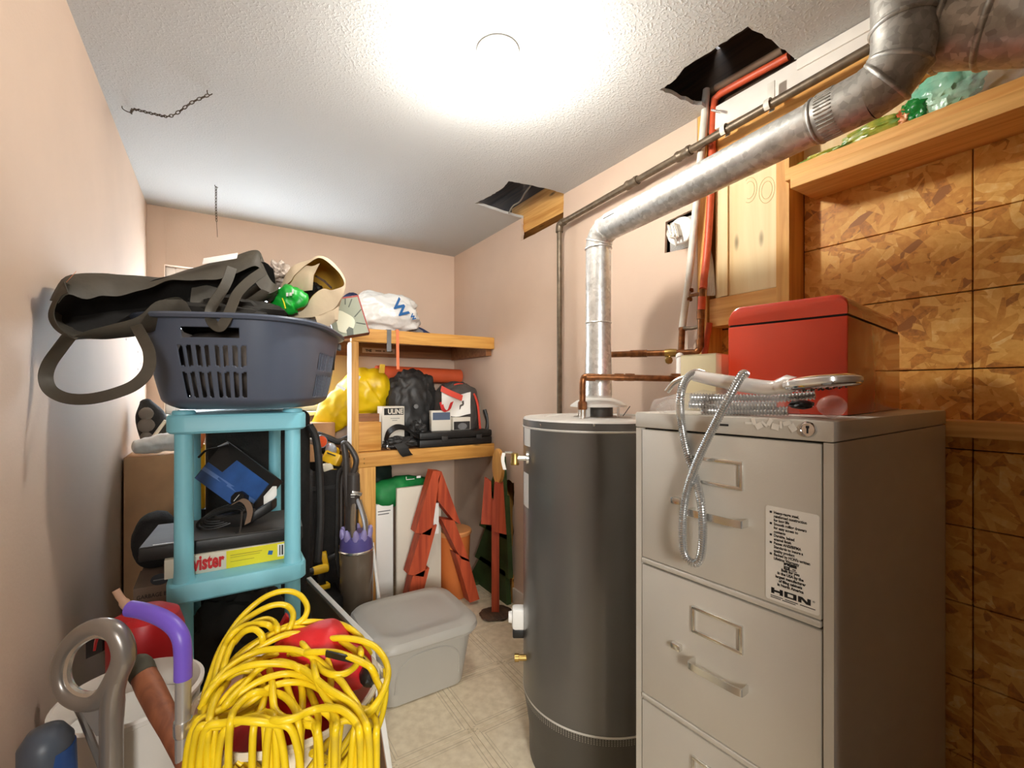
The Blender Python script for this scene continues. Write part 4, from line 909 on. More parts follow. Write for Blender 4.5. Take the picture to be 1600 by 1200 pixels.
sf = thing('black_strap_bundle', 'black rubber straps drooping over the lower shelf rail', 'strap', (.87, 2.53, S2))
MB().ribbon(spline([onY(603, 690, 2.56), onY(608, 676, 2.55), onY(620, 668, 2.545), onY(634, 670, 2.545), onY(648, 680, 2.545), onY(668, 683, 2.56)], 6), V((0, .02, .012)), .006).build('strap', 'black', sf)
MB().blob(onY(625, 692, 2.56), (.10, .05, .038), .35, 3, 4, 4, flat=S2+.001).build('bundle', 'bagblack', sf)
MB().ribbon(spline([onY(622, 694, 2.50), onY(628, 700, 2.488), onY(633, 708, 2.484), onY(637, 712, 2.486)], 5), V((.030, 0, .004)), .006).build('strap_end', 'black', sf)
tag(MB().blob(onY(652, 672, 2.62), (.05, .06, .06), .35, 3, 6, 4, flat=S2+.001, crease=.2).build('black_pouch', 'bagblack'), 'crumpled black pouch between the white carton and black duffel', 'pouch')
tag(MB().lathe([(.016, 0), (.016, .02), (.012, .022)], (.80, 2.56, S2+.016), (0, -1, .0), 16).build('steel_ring', 'chrome'), 'small steel ring beside the pine offcut on the shelf', 'ring')
# under the shelf
hw_ = thing('white_heater', 'white panel heater with a side grille under the shelf', 'heater', (.78, 2.60, 0))
MB().bx(.728, .826, 2.545, 2.68, .0, .615, .006).build('casing', 'white', hw_)
gq = MB()
for k in range(26): gq.bx(.7265, .728, 2.56, 2.665, .25+k*.0125, .256+k*.0125)
o = gq.build('side_grille', 'ink', hw_); o['kind'] = 'stuff'
MB().bx(.738, .808, 2.5435, 2.545, .572, .577).bx(.738, .80, 2.5435, 2.545, .556, .561).build('small_print', 'greycloth', hw_)
tag(MB().bx(.833, 1.10, 2.505, 2.53, 0, .70, .003).build('white_board', mat('warm_white_board', (226, 218, 200), .5)), 'tall plain white board leaning upright under the shelf', 'board')
gb = thing('green_bag', 'green cloth bag slumped over the white heater', 'bag', (.85, 2.66, .615))
sack([onY(592, 775, 2.60), onY(612, 768, 2.60), onY(640, 757, 2.62), onY(664, 752, 2.66)], [.075, .085, .06, .03], .10, 10, 2, 40, 9, .10, (1.0, .9)).build('bag', 'greenbag', gb, ang=60)
p0 = onY(634, 749, 2.525); MB().bx(p0.x, p0.x+.05, 2.52, 2.522, p0.z-.003, p0.z).bx(p0.x, p0.x+.003, 2.52, 2.522, p0.z-.003, p0.z+.015).bx(p0.x+.065, p0.x+.09, 2.525, 2.527, p0.z, p0.z+.012).build('white_print', 'white', gb)
tag(sack([V((.80, 2.80, .60)), V((.80, 2.80, .70)), V((.83, 2.80, .78))], [.11, .11, .07], .15, 8, 9, flat=.0).build('dark_bag', mat('dark_green_bag', (20, 44, 32), .7, var=.3)), 'dark green bag behind the bright green bag under the shelf', 'bag')
bn = thing('orange_bin', 'round orange bin with a flat lid behind the red tree', 'bin', (1.205, 2.56, 0))
MAT['orangebin'] = mat('orange_plastic', (218, 122, 60), .45); MB().lathe([(.085, 0), (.088, .004), (.104, .385)], (1.205, 2.56, 0), seg=36).build('bin', 'orangebin', bn)
MB().lathe([(.108, .375), (.111, .380), (.111, .395), (.106, .402), (.02, .408), (.0, .408)], (1.205, 2.56, 0), seg=36, cap1=False).build('lid', mat('light_orange_lid', (226, 152, 92), .45), bn)
# wooden Christmas trees
MAT['redpaint'] = wood('red_stained_wood', (198, 84, 46), (156, 56, 30), 'Z', 7); MAT['greenpaint'] = mat('green_painted_wood', (66, 92, 46), .6, var=.2, vscale=10)
YT = 2.36
rt = thing('red_wooden_tree', 'open red wooden tree frame of stepped boards before the white board', 'ornament', (1.06, YT, 0))
def px(L): return [(onY(560+a/5.3333, 700+b/5.3333, YT)) for a, b in L]
for nm, L in (('stepped_board', [(622, 190), (692, 196), (668, 300), (620, 650), (600, 730), (475, 706)]), ('stepped_board', [(515, 722), (655, 640), (560, 1000), (545, 1075), (415, 1055)]), ('stepped_board', [(452, 1070), (592, 1000), (520, 1290), (400, 1290)]),
               ('stepped_board', [(694, 196), (855, 640), (790, 600), (664, 440), (668, 260)]), ('stepped_board', [(692, 592), (800, 606), (930, 950), (860, 925), (815, 850)]), ('stepped_board', [(812, 880), (920, 930), (1010, 1260), (930, 1290)])):
    P = px(L)
    if min(p.z for p in P) < .02:
        for p in P: p.z = max(p.z, .002)
    MB().prism(P, (0, .075, 0)).build(nm, 'redpaint', rt)
MB().bx(1.00, 1.03, YT+.02, YT+.03, .45, .62).build('wire_clip', 'white', rt)
gt_ = thing('green_wooden_tree', 'green wooden tree of stepped boards against the right wall', 'ornament', (1.42, 2.45, 0))
for z0, z1, y0, y1 in ((.60, .855, 2.30, 2.50), (.38, .63, 2.26, 2.60), (.16, .41, 2.24, 2.66), (.0, .19, 2.26, 2.74)):
    MB().prism([(1.405, y0, z0), (1.405, y1, z0), (1.405, y1-.16, z1), (1.405, y0+.02, z1)], (.03, 0, 0)).build('stepped_board', 'greenpaint', gt_)
MB().bx(1.33, 1.404, 2.60, 2.72, 0, .02).build('foot', 'greenpaint', gt_)
r2 = thing('red_standing_tree', 'slim red wooden tree on a brown slice base near the heater', 'ornament', (1.29, 2.19, 0))
bb = MB().blob((1.29, 2.19, .014), (.095, .075, .016), .18, 2, 3, 4, flat=.0005).build('base', 'darkwood', r2)
cR = V((1.29, 2.19, 0))
tv = V((CP, -SP, 0)); nv = V((SP, CP, 0))
MB().obox(cR-tv*.024-nv*.02+V((0, 0, .026)), tv*.042, nv*.04, V((0, 0, .62)), .003).build('trunk', 'redpaint', r2)
MB().prism([cR+tv*a+V((0, 0, z))-nv*.035 for a, z in ((-.02, .48), (.058, .46), (.040, .745), (-.008, .745))], nv*.03).build('branch_board', 'redpaint', r2)
MB().prism([cR+tv*a+V((0, 0, z))+nv*.01 for a, z in ((-.085, .505), (-.022, .50), (-.028, .74), (-.064, .765))], nv*.03).build('branch_board', 'redpaint', r2)
MB().lathe([(.0, -.009), (.096, -.009), (.098, 0), (.096, .009), (.0, .009)], cR+tv*.012+V((0, 0, .83)), tv*1.0+nv*.35, 30, False, False, sx=1, sy=.9).build('round_top', 'pineZ', r2)
MB().obox(cR+tv*.018-nv*.03+V((0, 0, .70)), tv*.014, nv*.012, V((0, 0, .12))).build('white_edge', 'white', r2)
MB().bx(RX-.013, RX-.001, 2.27, 2.40, .0, .16).build('wood_patch', 'pine', wr)
# ================================================================ VACUUM, TOTE, TOOLS
MAT['totegrey'] = mat('grey_tote_plastic', (178, 173, 163), .42, var=.03, vscale=4)
TX0, TX1, TY0, TY1 = .475, .95, 1.70, 2.15
tt = thing('storage_tote', 'grey plastic storage tote with a snapped-on lid on the floor', 'tote', ((TX0+TX1)/2, (TY0+TY1)/2, 0))
def rr3(x0, x1, y0, y1, r, z, n=6): return [V((x, y, z)) for x, y in rrect(x0, x1, y0, y1, r, n)]
def inset(d, r, z): return rr3(TX0+d, TX1-d, TY0+d, TY1-d, r, z)
def bow(ring, k=.010):   # slightly bowed sides
    cx, cy = (TX0+TX1)/2, (TY0+TY1)/2
    return [V((p.x, p.y, p.z)) for p in ring]
MB().loft([inset(.07, .05, .001), inset(.062, .055, .006), inset(.034, .07, .19), inset(.030, .075, .232)], True, True, True).build('bin', 'totegrey', tt)
MB().loft([inset(.018, .085, .222), inset(.012, .088, .226), inset(.010, .09, .243), inset(.018, .086, .246)], True, False, False).build('rim', 'totegrey', tt)
MB().loft([inset(.004, .095, .238), inset(.0, .10, .244), inset(.002, .10, .262), inset(.012, .095, .274), inset(.045, .085, .282), inset(.060, .08, .282), inset(.068, .075, .277), inset(.12, .05, .279)], True, True, True).build('lid', 'totegrey', tt)
# moulded arch on the front face
MB().tube(spline([V((TX0+.10, TY0+.054, .06)), V((TX0+.11, TY0+.040, .15)), V((TX0+.16, TY0+.034, .195)), V(((TX0+TX1)/2, TY0+.032, .205)), V((TX1-.16, TY0+.034, .195)), V((TX1-.11, TY0+.040, .15)), V((TX1-.10, TY0+.054, .06))], 6), .004, 8).build('moulded_arch', 'totegrey', tt)
# upright vacuum cleaner
vc = W(557, 890, 2.28); vx, vy = vc.x, vc.y
va = thing('upright_vacuum', 'upright vacuum cleaner with a clear bin and purple cyclone', 'vacuum', (vx, vy, 0))
MAT['vac'] = mat('dark_grey_plastic', (66, 60, 56), .4); MAT['vacbin'] = mat('smoky_bin', (120, 106, 90), .12, var=.15, vscale=6, coat=.5); MAT['purple'] = mat('purple_plastic', (92, 84, 146), .3); MAT['lilac'] = mat('lilac_plastic', (150, 140, 190), .3)
MB().bx(vx-.16, vx+.16, vy-.14, vy+.04, .004, .075, .02, 3).build('cleaner_head', 'vac', va)
for s in (-1, 1): MB().lathe([(.05, -.015), (.052, 0), (.05, .015)], (vx+s*.09, vy+.06, .054), (1, 0, 0), 20).build('wheel', 'black', va)
MB().lathe([(.076, .16), (.079, .17), (.082, .44), (.080, .455)], (vx, vy, 0), seg=36).build('dust_bin', 'vacbin', va)
MB().lathe([(.07, .075), (.075, .16)], (vx, vy, 0), seg=30).build('bin_base', 'vac', va)
MB().lathe([(.081, .452), (.084, .456), (.084, .462), (.080, .466)], (vx, vy, 0), seg=36, cap0=False, cap1=False).build('bin_ring', 'steel', va)
MB().lathe([(.078, .458), (.080, .48), (.074, .525), (.05, .55)], (vx, vy, 0), seg=36).build('cyclone', 'purple', va)
for k in range(10):
    a = 2*math.pi*k/10; MB().lathe([(.017, -.03), (.018, .0), (.011, .022), (.006, .03)], (vx+.064*math.cos(a), vy+.064*math.sin(a), .54), (math.cos(a)*.25, math.sin(a)*.25, 1), 12).build('cyclone_cone', 'lilac', va)
for s in (-1, 1): MB().tube(spline([V((vx+s*.028, vy-.06, .54)), V((vx+s*.03, vy-.05, .60)), V((vx+s*.02, vy-.02, .66)), V((vx+s*.012, vy, .70))], 5), .013, 8).build('clear_shroud', 'vacbin', va)
MB().tube(spline([V((vx+.02, vy-.065, .50)), V((vx+.025, vy-.06, .58)), V((vx+.012, vy-.035, .66)), V((vx, vy-.01, .71))], 5), .008, 8).build('carry_handle', 'silver', va)
MB().tube([V((vx-.02, vy+.03, .10)), V((vx-.02, vy+.03, .55)), V((vx-.02, vy+.02, .72))], [.03, .03, .026], 14).build('spine', 'vac', va)
MB().lathe([(.026, .66), (.030, .68), (.032, .76), (.030, .83), (.022, .84)], (vx-.012, vy+.012, 0), seg=18).build('wand_collar', 'vac', va)
MB().box((vx-.004, vy-.022, .742), (.052, .016, .02), Matrix.Rotation(R(18), 3, 'Y'), .005).build('release_catch', 'steel', va)
HNDL = [W(535, 700, 2.28), W(538, 692, 2.28), W(546, 698, 2.28), W(556, 716, 2.28), W(555, 730, 2.28), W(549, 748, 2.28), W(546, 765, 2.28)]
MB().tube(spline(HNDL, 5), [.010]*3+[.013]*10+[.014]*(len(spline(HNDL, 5))-13), 12).build('handle_grip', 'vac', va)
MB().tube(spline([W(537, 694, 2.28), W(540, 715, 2.28), W(541, 750, 2.28), W(544, 790, 2.28)], 5), .016, 12).build('handle_stem', 'vac', va)
_p = W(548, 774, 2.24)
MB().obox(_p, V((CP, -SP, 0))*.022, V((SP, CP, 0))*.003, V((0, 0, .006))).build('white_mark', 'white', va)
MB().obox(_p-V((0, 0, .010)), V((CP, -SP, 0))*.018, V((SP, CP, 0))*.003, V((0, 0, .002))).build('white_mark', 'white', va)
MB().tube(spline([W(536, 730, 2.3), W(528, 745, 2.31), W(527, 800, 2.31), W(526, 860, 2.31), W(530, 900, 2.31)], 5), .009, 8).build('hose', 'bagblack', va)
MB().tube(spline([W(541, 732, 2.3), W(534, 750, 2.3), W(533, 800, 2.3), W(533, 850, 2.3)], 5), .007, 8).build('hose', 'vac', va)
tag(MB().tube([W(582, 848, 2.36), W(592, 935, 2.26)], .008, 8).build('white_stick', 'white'), 'thin white stick leaning between the vacuum and the heater', 'stick')
# black fabric tool bag, topped with tools
bx0, bx1, by0, by1 = .395, .555, 2.50, 2.84
tb = thing('tool_bag', 'tall black fabric tool bag full of tools beside the vacuum', 'bag', (.475, 2.67, 0))
MB().loft([rr3(bx0+.01, bx1-.01, by0+.01, by1, .03, .0), rr3(bx0, bx1, by0, by1, .03, .04), rr3(bx0+.004, bx1-.004, by0+.006, by1, .03, .4), rr3(bx0, bx1, by0, by1, .03, .838)], True, True, False).build('bag_body', 'blackcloth', tb)
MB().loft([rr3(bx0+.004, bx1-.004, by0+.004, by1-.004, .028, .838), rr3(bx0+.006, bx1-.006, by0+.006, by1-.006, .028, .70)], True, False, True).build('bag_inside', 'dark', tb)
MB().bx(bx0-.002, bx1+.002, by0-.004, by0, .74, .76).build('hem_band', 'black', tb)
MAT['toolyel'] = mat('tool_yellow', (240, 190, 30), .4)
def drill(loc, rz, tilt, label, s=1.0, grp=None):
    t = thing('cordless_drill', label, 'power tool', loc, rz); t.rotation_euler = (tilt, 0, rz); t.scale = (s, s, s)
    MB().lathe([(.022, -.06), (.026, -.055), (.027, .0), (.024, .03)], (0, 0, .12), (0, 1, 0), 18).build('motor_housing', 'toolyel', t)
    MB().lathe([(.022, .03), (.020, .055), (.012, .075), (.004, .082)], (0, 0, .12), (0, 1, 0), 14).build('chuck', 'black', t)
    MB().box((0, -.02, .06), (.03, .04, .09), Matrix.Rotation(R(-12), 3, 'X'), .008).build('grip', 'black', t)
    MB().box((0, -.012, .082), (.020, .012, .05), Matrix.Rotation(R(-12), 3, 'X'), .004).build('grip_panel', 'toolyel', t)
    MB().box((0, -.025, .012), (.055, .085, .03), None, .006).build('battery', 'toolyel', t); MB().box((0, -.025, -.006), (.052, .08, .012), None, .003).build('battery_base', 'black', t)
    return t
p = W(512, 716, 2.42); drill((p.x, p.y+.1, .80), R(120), R(14), 'yellow cordless drill on top of the black tool bag')
o = thing('yellow_battery_charger', 'yellow and black charger leaning on the tool bag rim', 'charger', W(518, 716, 2.40))
p = W(520, 716, 2.40); MB().box(p, (.085, .07, .06), Matrix.Rotation(R(25), 3, 'Y') @ Matrix.Rotation(R(-32), 3, 'Z'), .008).build('housing', 'toolyel', o)
MB().box(p+V((-.01, -.03, .024)), (.05, .02, .006), Matrix.Rotation(R(25), 3, 'Y')).build('dark_slot', 'black', o)
MB().box(p+V((-.03, -.01, -.04)), (.05, .05, .035), Matrix.Rotation(R(-15), 3, 'Y'), .004).build('cream_base', 'cream', o)
fl_ = thing('flashlight', 'grey flashlight with an orange lens ring over the tool bag', 'flashlight', W(502, 690, 2.42))
p = W(502, 690, 2.40); ax = V((.25, -.95, .05))
MB().lathe([(.018, -.15), (.02, -.06), (.028, -.03), (.034, 0)], p, ax, 20).build('barrel', 'silver', fl_); MB().lathe([(.034, -.008), (.036, .0), (.034, .006)], p, ax, 24, False, False).build('lens_ring', 'vac', fl_)
MB().lathe([(.0, .001), (.029, .001), (.029, .004), (.0, .009)], p, ax, 24, False, False).build('lens', mat('orange_lens', (232, 88, 40), .25), fl_)
o = tag(MB().blob(W(517, 702, 2.42), (.028, .05, .034), .1, 2, 3, 3).build('silver_sander', 'silver'), 'small silver power tool behind the yellow charger', 'power tool')
tag(MB().tube(spline([W(476, 686, 2.46), W(490, 678, 2.46), W(512, 684, 2.47), W(528, 690, 2.5), W(544, 684, 2.55)], 5), .017, 10).build('dark_rod', 'bagblack'), 'dark rod lying across the top of the tool bag', 'rod')
tag(MB().tube(spline([W(477, 683, 2.42), W(484, 676, 2.42), W(491, 672, 2.42), W(494, 680, 2.42), W(488, 686, 2.42), W(480, 684, 2.42)], 5), .006, 8).build('white_cable', 'white'), 'loop of white cable beside the orange-ringed flashlight', 'cable')
tag(MB().bx(WX0+.58, WX1+.0, 2.86, BY-.052, .0, 1.06, .004).build('window_carton', 'card'), 'tan cardboard carton under the window sill behind the yellow bag', 'box')
# lower tools in front of the bag
o = thing('open_tool_box', 'low black open tool box on the floor before the tool bag', 'tool box', (.47, 2.42, 0))
MB().bx(.375, .50, 2.30, 2.49, .0, .26, .008).build('box', 'black', o)
p = W(494, 905, 2.28); drill((p.x, 2.40, .275), R(100), 0, 'yellow cordless drill low on the black tool box', .8)
p = W(497, 850, 2.34); drill((p.x+.01, 2.46, .415), R(80), R(80), 'yellow cordless drill hung on the side of the tool bag', .9)
# big black suitcase behind the turquoise shelf
cs2 = thing('black_suitcase', 'large black upright suitcase behind the turquoise shelf unit', 'suitcase', (.14, 2.25, 0))
MB().bx(-.05, .335, 2.16, 2.36, .03, 1.165, .035, 4).build('shell', 'blackcloth', cs2)
MB().tube(spline([V((.325, 2.15, 1.10)), V((.352, 2.15, 1.04)), V((.366, 2.15, .9)), V((.37, 2.15, .7)), V((.36, 2.15, .5))], 6), .016, 10).build('edge_piping', 'bagblack', cs2)
for x in (-.02, .30): MB().lathe([(.028, -.012), (.028, .012)], (x, 2.2, .029), (1, 0, 0), 16).build('wheel', 'black', cs2)
# white board leaning at the right of the shelf unit
wl = thing('leaning_board', 'white melamine board with a brown inner face beside the cord', 'board', (.44, 1.68, 0))
a0, a1 = V((.371, 1.38, .50)), V((.290, 1.985, .50)); dn = V((.075, .02, -.4985))
MAT['brownface'] = mat('brown_board_face', (150, 112, 82), .7, var=.1, vscale=8)
MB().obox(a0, a1-a0, dn, V((.016, .002, .0024)), .0015).build('board', 'white', wl)
MB().obox(a0+V((-.002, .0, -.012)), a1-a0, dn*.97, V((.0022, 0, 0))).build('inner_face', 'brownface', wl)
# ================================================================ TURQUOISE SHELF UNIT AND ITS CONTENTS
MAT['turq'] = mat('turquoise_plastic', (132, 204, 220), .45, var=.03, vscale=6)
UX0, UX1, UY0, UY1 = -.122, .220, 1.478, 2.085
su = thing('plastic_shelf_unit', 'turquoise plastic shelf unit with round posts by the left wall', 'shelf unit', (.05, 1.78, 0))
def plate(z0, z1, name):
    def lp(d, z): return [V((x, y, z)) for x, y in rrect(UX0+d, UX1-d, UY0+d, UY1-d, .045, 6)]
    MB().loft([lp(.03, z0), lp(.006, z0), lp(0, z0+.006), lp(0, z1-.008), lp(.003, z1-.002), lp(.010, z1)], True, True, True).build(name, 'turq', su)
tops = [1.186, .738, .29]
for z in tops: plate(z-.052, z, 'shelf')
for x, y in ((-.083, 1.515), (.183, 1.515), (-.083, 2.05), (.183, 2.05)):
    MB().lathe([(.026, .0), (.026, .237)], (x, y, 0), seg=24).build('post', 'turq', su)
    for a, b in zip(tops[1:], tops[:-1]): MB().lathe([(.027, a-.001), (.0235, a+.012), (.0225, a+.03), (.0215, b-.052)], (x, y, 0), seg=24).build('post', 'turq', su)
    MB().lathe([(.027, 1.185), (.027, 1.192), (.024, 1.196)], (x, y, 0), seg=24).build('post_cap', 'turq', su)
# mid shelf: party game box, black flat device, blue device, adapter
T2 = tops[1]+.0005
gm = thing('game_box', 'white and yellow board game box with red lettering on the shelf', 'game box', (.05, 1.62, T2))
MAT['gyel'] = mat('game_yellow', (232, 220, 30), .5); MAT['gred'] = mat('game_red', (210, 36, 40), .5); MAT['gwhite'] = mat('game_white', (222, 216, 196), .55)
GZ = T2+.052
gx0, gx1, gy0 = -.128, .205, 1.545
MB().bx(gx0, gx1, gy0, gy0+.26, T2, GZ, .001).build('box', 'gwhite', gm)
gs = gx0+.142
MB().bx(gs, gx1, gy0-.0008, gy0, T2+.001, GZ-.001).build('yellow_side', 'gyel', gm)
text('Twister', .056, 'gred', gm, (gs-.006, gy0-.001, T2+.012), (1, 0, 0), (0, 0, 1), bold=.0022, align='RIGHT', sx=.58)
bq = MB()
xx = gx1-.055
for k, w in enumerate((2, 1, 3, 1, 1, 2, 1, 3, 2, 1, 1, 2, 3, 1)): 
    if k % 2 == 0: bq.bx(xx, xx+w*.0014, gy0-.0022, gy0-.0016, T2+.014, GZ-.008)
    xx += w*.0016+.0006
MB().bx(gx1-.060, gx1-.022, gy0-.0016, gy0-.0008, T2+.010, GZ-.005).build('barcode_panel', 'white', gm); bq.build('barcode', 'ink', gm)
MB().box((gx1-.079, gy0-.0012, T2+.026), (.012, .001, .012), Matrix.Rotation(R(12), 3, 'Y')).build('maker_mark', 'blueink', gm)
MB().bx(gs+.01, gs+.09, gy0-.0014, gy0-.0008, T2+.036, T2+.038).bx(gs+.01, gs+.085, gy0-.0014, gy0-.0008, T2+.030, T2+.0315).bx(gs+.01, gs+.07, gy0-.0014, gy0-.0008, T2+.018, T2+.0195).build('fine_print', mat('print_olive', (176, 164, 40), .6), gm)
fb = thing('black_flat_box', 'flat black box with a grey top lying on the game box', 'box', (.03, 1.62, GZ))
FZ = GZ+.0005
MB().obox((-.185, 1.562, FZ), (.400, -.016, 0), (.02, .25, 0), (0, 0, .036), .003).build('case', 'black', fb)
MAT['slate'] = mat('slate_top', (78, 74, 70), .55, var=.2, vscale=12)
MB().obox((-.183, 1.566, FZ+.036), (.398, -.016, 0), (.019, .24, 0), (0, 0, .002)).build('top_sheet', 'slate', fb)
MB().obox((-.155, 1.572, FZ+.038), (.055, -.0022, 0), (.0, .004, 0), (0, 0, .0008)).build('white_scratch', 'white', fb)
FT = FZ+.0385
bd_ = thing('blue_device', 'blue and black boxy device leaning behind the adapter on the shelf', 'device', (.05, 1.74, FT))
o0, e1, e2 = W(313, 800, 1.60), W(358, 706, 1.72)-W(313, 800, 1.60), W(402, 826, 1.55)-W(313, 800, 1.60)
c3 = e1.cross(e2).normalized(); c3 = c3 if c3.y > 0 else -c3
A_, B_, C_, D_ = W(304, 762, 1.60), W(352, 702, 1.66), W(432, 762, 1.60), W(386, 822, 1.53)
MAT['devblue'] = mat('device_blue', (62, 112, 190), .4, var=.2, vscale=12); MAT['devblack'] = mat('device_black', (38, 36, 34), .45)
n_ = (B_-A_).cross(C_-B_).normalized(); n_ = n_ if n_.y > 0 else -n_
lo = min(p.z for p in (A_, B_, C_, D_))
sh_ = V((0, 0, max(0, FT+.001-lo)))
A_, B_, C_, D_ = A_+sh_, B_+sh_, C_+sh_, D_+sh_
MB().prism([A_, B_, C_, D_], n_*.05).build('body', 'devblack', bd_)
def bil(a, b): return (A_*(1-a)+D_*a)*(1-b)+(B_*(1-a)+C_*a)*b
MB().prism([bil(0.02, .0), bil(.02, .42), bil(.30, .42), bil(.36, .80), bil(.97, .80), bil(.97, .0)], -n_*.004).build('blue_face', 'devblue', bd_)
MB().prism([bil(.02, .22), bil(.02, .30), bil(.97, .36), bil(.97, .28)], -n_*.0055).build('light_stripe', mat('device_light_blue', (112, 150, 214), .4), bd_)
kc = bil(.80, .20); MB().lathe([(.026, 0), (.026, .02), (.023, .028), (.010, .03)], kc-n_*.004, -n_, 8).build('knob', 'black', bd_)
MB().tube([kc-n_*.036+V((-.008, 0, -.010)), kc-n_*.036+V((.008, 0, .010))], .0012, 6).build('knob_pointer', 'white', bd_)
MB().tube(spline([bil(.1, .96)-n_*.003, bil(.02, .80)-n_*.006, bil(-.10, .60)-n_*.01, bil(-.16, .38)], 5), .004, 8).build('cable', 'black', bd_)
MB().tube([bil(.0, .78)-n_*.004, bil(.08, .99)-n_*.004], .005, 8).build('metal_latch', 'silver', bd_)
pa = thing('power_adapter', 'black power adapter and cable bundled with a tan strap', 'adapter', (.06, 1.60, FT))
pc = W(360, 812, 1.44)
MB().obox(W(318, 836, 1.41), W(388, 822, 1.41)-W(318, 836, 1.41), V((.025, .055, 0)), V((0, 0, .044)), .008).build('brick', 'black', pa)
MB().obox(W(385, 822, 1.40)+V((0, 0, .0)), W(425, 798, 1.44)-W(385, 822, 1.40), V((.02, .05, 0)), V((0, 0, .032)), .006).build('brick', 'black', pa)
for k in range(9):
    r1, r2_ = .060-.003*(k % 3), .026-.0015*k
    a_ = V((CP, -SP, 0)); ph = R(18)
    ax1 = (a_*math.cos(ph)+V((0, 0, 1))*math.sin(ph)*.6+V((SP, CP, 0))*.4).normalized(); ax2 = (V((SP, CP, 0))*.45+V((0, 0, .9))).normalized()
    c_ = W(350+2*(k % 4), 808-2.5*(k % 4), 1.43)+V((SP, CP, 0))*(.006*k-.02)
    MB().tube([c_+ax1*r1*math.cos(q)+ax2*max(r2_, .020)*math.sin(q) for q in [2*math.pi*i/28 for i in range(28)]], .0038, 8, True).build('cable_loop', 'black', pa)
MB().ribbon(spline([W(366, 786, 1.37), W(376, 781, 1.375), W(386, 786, 1.375), W(391, 800, 1.37), W(387, 818, 1.36)], 5), V((SP*.004, 0, 0))+V((CP*.006, -SP*.006, .004)), .002).build('tan_strap', mat('tan_webbing', (132, 108, 88), .8), pa)
MB().tube(spline([W(378, 800, 1.40), W(376, 825, 1.37), W(372, 840, 1.355), W(366, 858, 1.345), W(361, 870, 1.34)], 5), .0032, 8).build('lead', 'vac', pa)
MB().lathe([(.009, .0), (.010, .004), (.007, .02), (.004, .024)], W(373, 832, 1.355), W(369, 848, 1.35)-W(373, 832, 1.355), 12).build('strain_relief', 'black', pa)
MB().lathe([(.005, 0), (.0085, .008), (.0085, .024), (.004, .028), (.004, .036)], W(361, 868, 1.34), W(355, 884, 1.335)-W(361, 868, 1.34), 12).build('plug', 'vac', pa)
tag(MB().obox(W(412, 790, 1.52), W(426, 774, 1.54)-W(412, 790, 1.52), V((.012, -.006, 0)), V((0, .003, .03))).build('paper_slip', 'white'), 'small printed paper slip tucked behind the adapter', 'paper')
# dark things on the lowest shelf
tag(MB().blob((.06, 1.74, .45), (.16, .22, .155), .2, 3, 7, 4, flat=.2905, crease=.15).build('dark_bag', mat('dark_duffel', (40, 38, 34), .8, var=.3, vscale=10)), 'dark slumped bag on the lowest turquoise shelf', 'bag')
# ---- laundry basket on top
MAT['basket'] = mat('slate_blue_plastic', (86, 95, 112), .35, var=.04, vscale=4)
BC = V((.095, 1.665)); BA = R(-22); BZ0, BZ1 = 1.199, 1.440
lbk = thing('laundry_basket', 'slate grey plastic laundry basket with slotted sides on the shelf unit', 'basket', (BC.x, BC.y, BZ0))
def bpt(th, t, off=0):
    "th 0..1 round the basket (0 = middle of the near end), t 0..1 up"
    a = 2*math.pi*th; n_ = 3.2
    c, s = math.cos(a), math.sin(a)
    hx, hy = .186+.044*t**.8+off, .262+.060*t**.8+off
    if t < .12: k = (.12-t)/.12; hx -= .030*k*k; hy -= .030*k*k
    x = hx*math.copysign(abs(s)**(2/n_), s); y = -hy*math.copysign(abs(c)**(2/n_), c)
    return V((BC.x+x*math.cos(BA)-y*math.sin(BA), BC.y+x*math.sin(BA)+y*math.cos(BA), BZ0+t*(BZ1-BZ0)))
# slots are laid out by arc length at mid height
NT, NH = 720, 76
samp = [bpt(i/NT, .5) for i in range(NT+1)]; arcl = [0]
for a, b in zip(samp[:-1], samp[1:]): arcl.append(arcl[-1]+(b-a).length)
TOT = arcl[-1]
th_of = []; j = 0
for i in range(NT+1):
    s = TOT*i/NT
    while j < NT-1 and arcl[j+1] < s: j += 1
    th_of.append((j+(s-arcl[j])/max(arcl[j+1]-arcl[j], 1e-9))/NT)
ds = TOT/NT
def in_slot(s, t):
    "s = metres from the middle of the near end (signed), t height 0..1"
    for c0, n_, p_ in ((0.0, 8, .0205), (TOT*.25, 12, .0185), (TOT*.75, 12, .0185), (TOT*.5, 8, .0205), (-TOT*.25, 12, .0185), (-TOT*.5, 8, .0205)):
        for k in range(n_):
            x = s-(c0+(k-(n_-1)/2)*p_)
            if abs(x) < .0056:
                sl = x*(1 if k % 2 else -1)*2.0
                if .47+sl < t < .685 - (max(0, abs(x)-.003)*4): return True
                if .13+(max(0, abs(x)-.003)*4) < t < .405+sl: return True
    for c0 in (0.0, TOT*.5, -TOT*.5):
        if abs(s-c0) < .062 and .765 < t < .875: return True
    return False
vs, fs = [], []
for j in range(NH+1):
    t = j/NH
    for i in range(NT): vs.append(bpt(th_of[i], t))
for j in range(NH):
    for i in range(NT):
        s = (i+.5)*ds; s = s if s < TOT/2 else s-TOT
        if in_slot(s, (j+.5)/NH): continue
        fs.append((j*NT+i, j*NT+(i+1) % NT, (j+1)*NT+(i+1) % NT, (j+1)*NT+i))
fs.append(tuple(range(NT-1, -1, -1)))
bm_ = MB(); bm_.add(vs, fs)
loose = [v for v in bm_.b.verts if not v.link_faces]; bmesh.ops.delete(bm_.b, geom=loose, context='VERTS')
bs = bm_.build('basket_wall', 'basket', lbk, ang=50)
md = bs.modifiers.new('thickness', 'SOLIDIFY'); md.thickness = .0025; md.offset = -1
rim = []
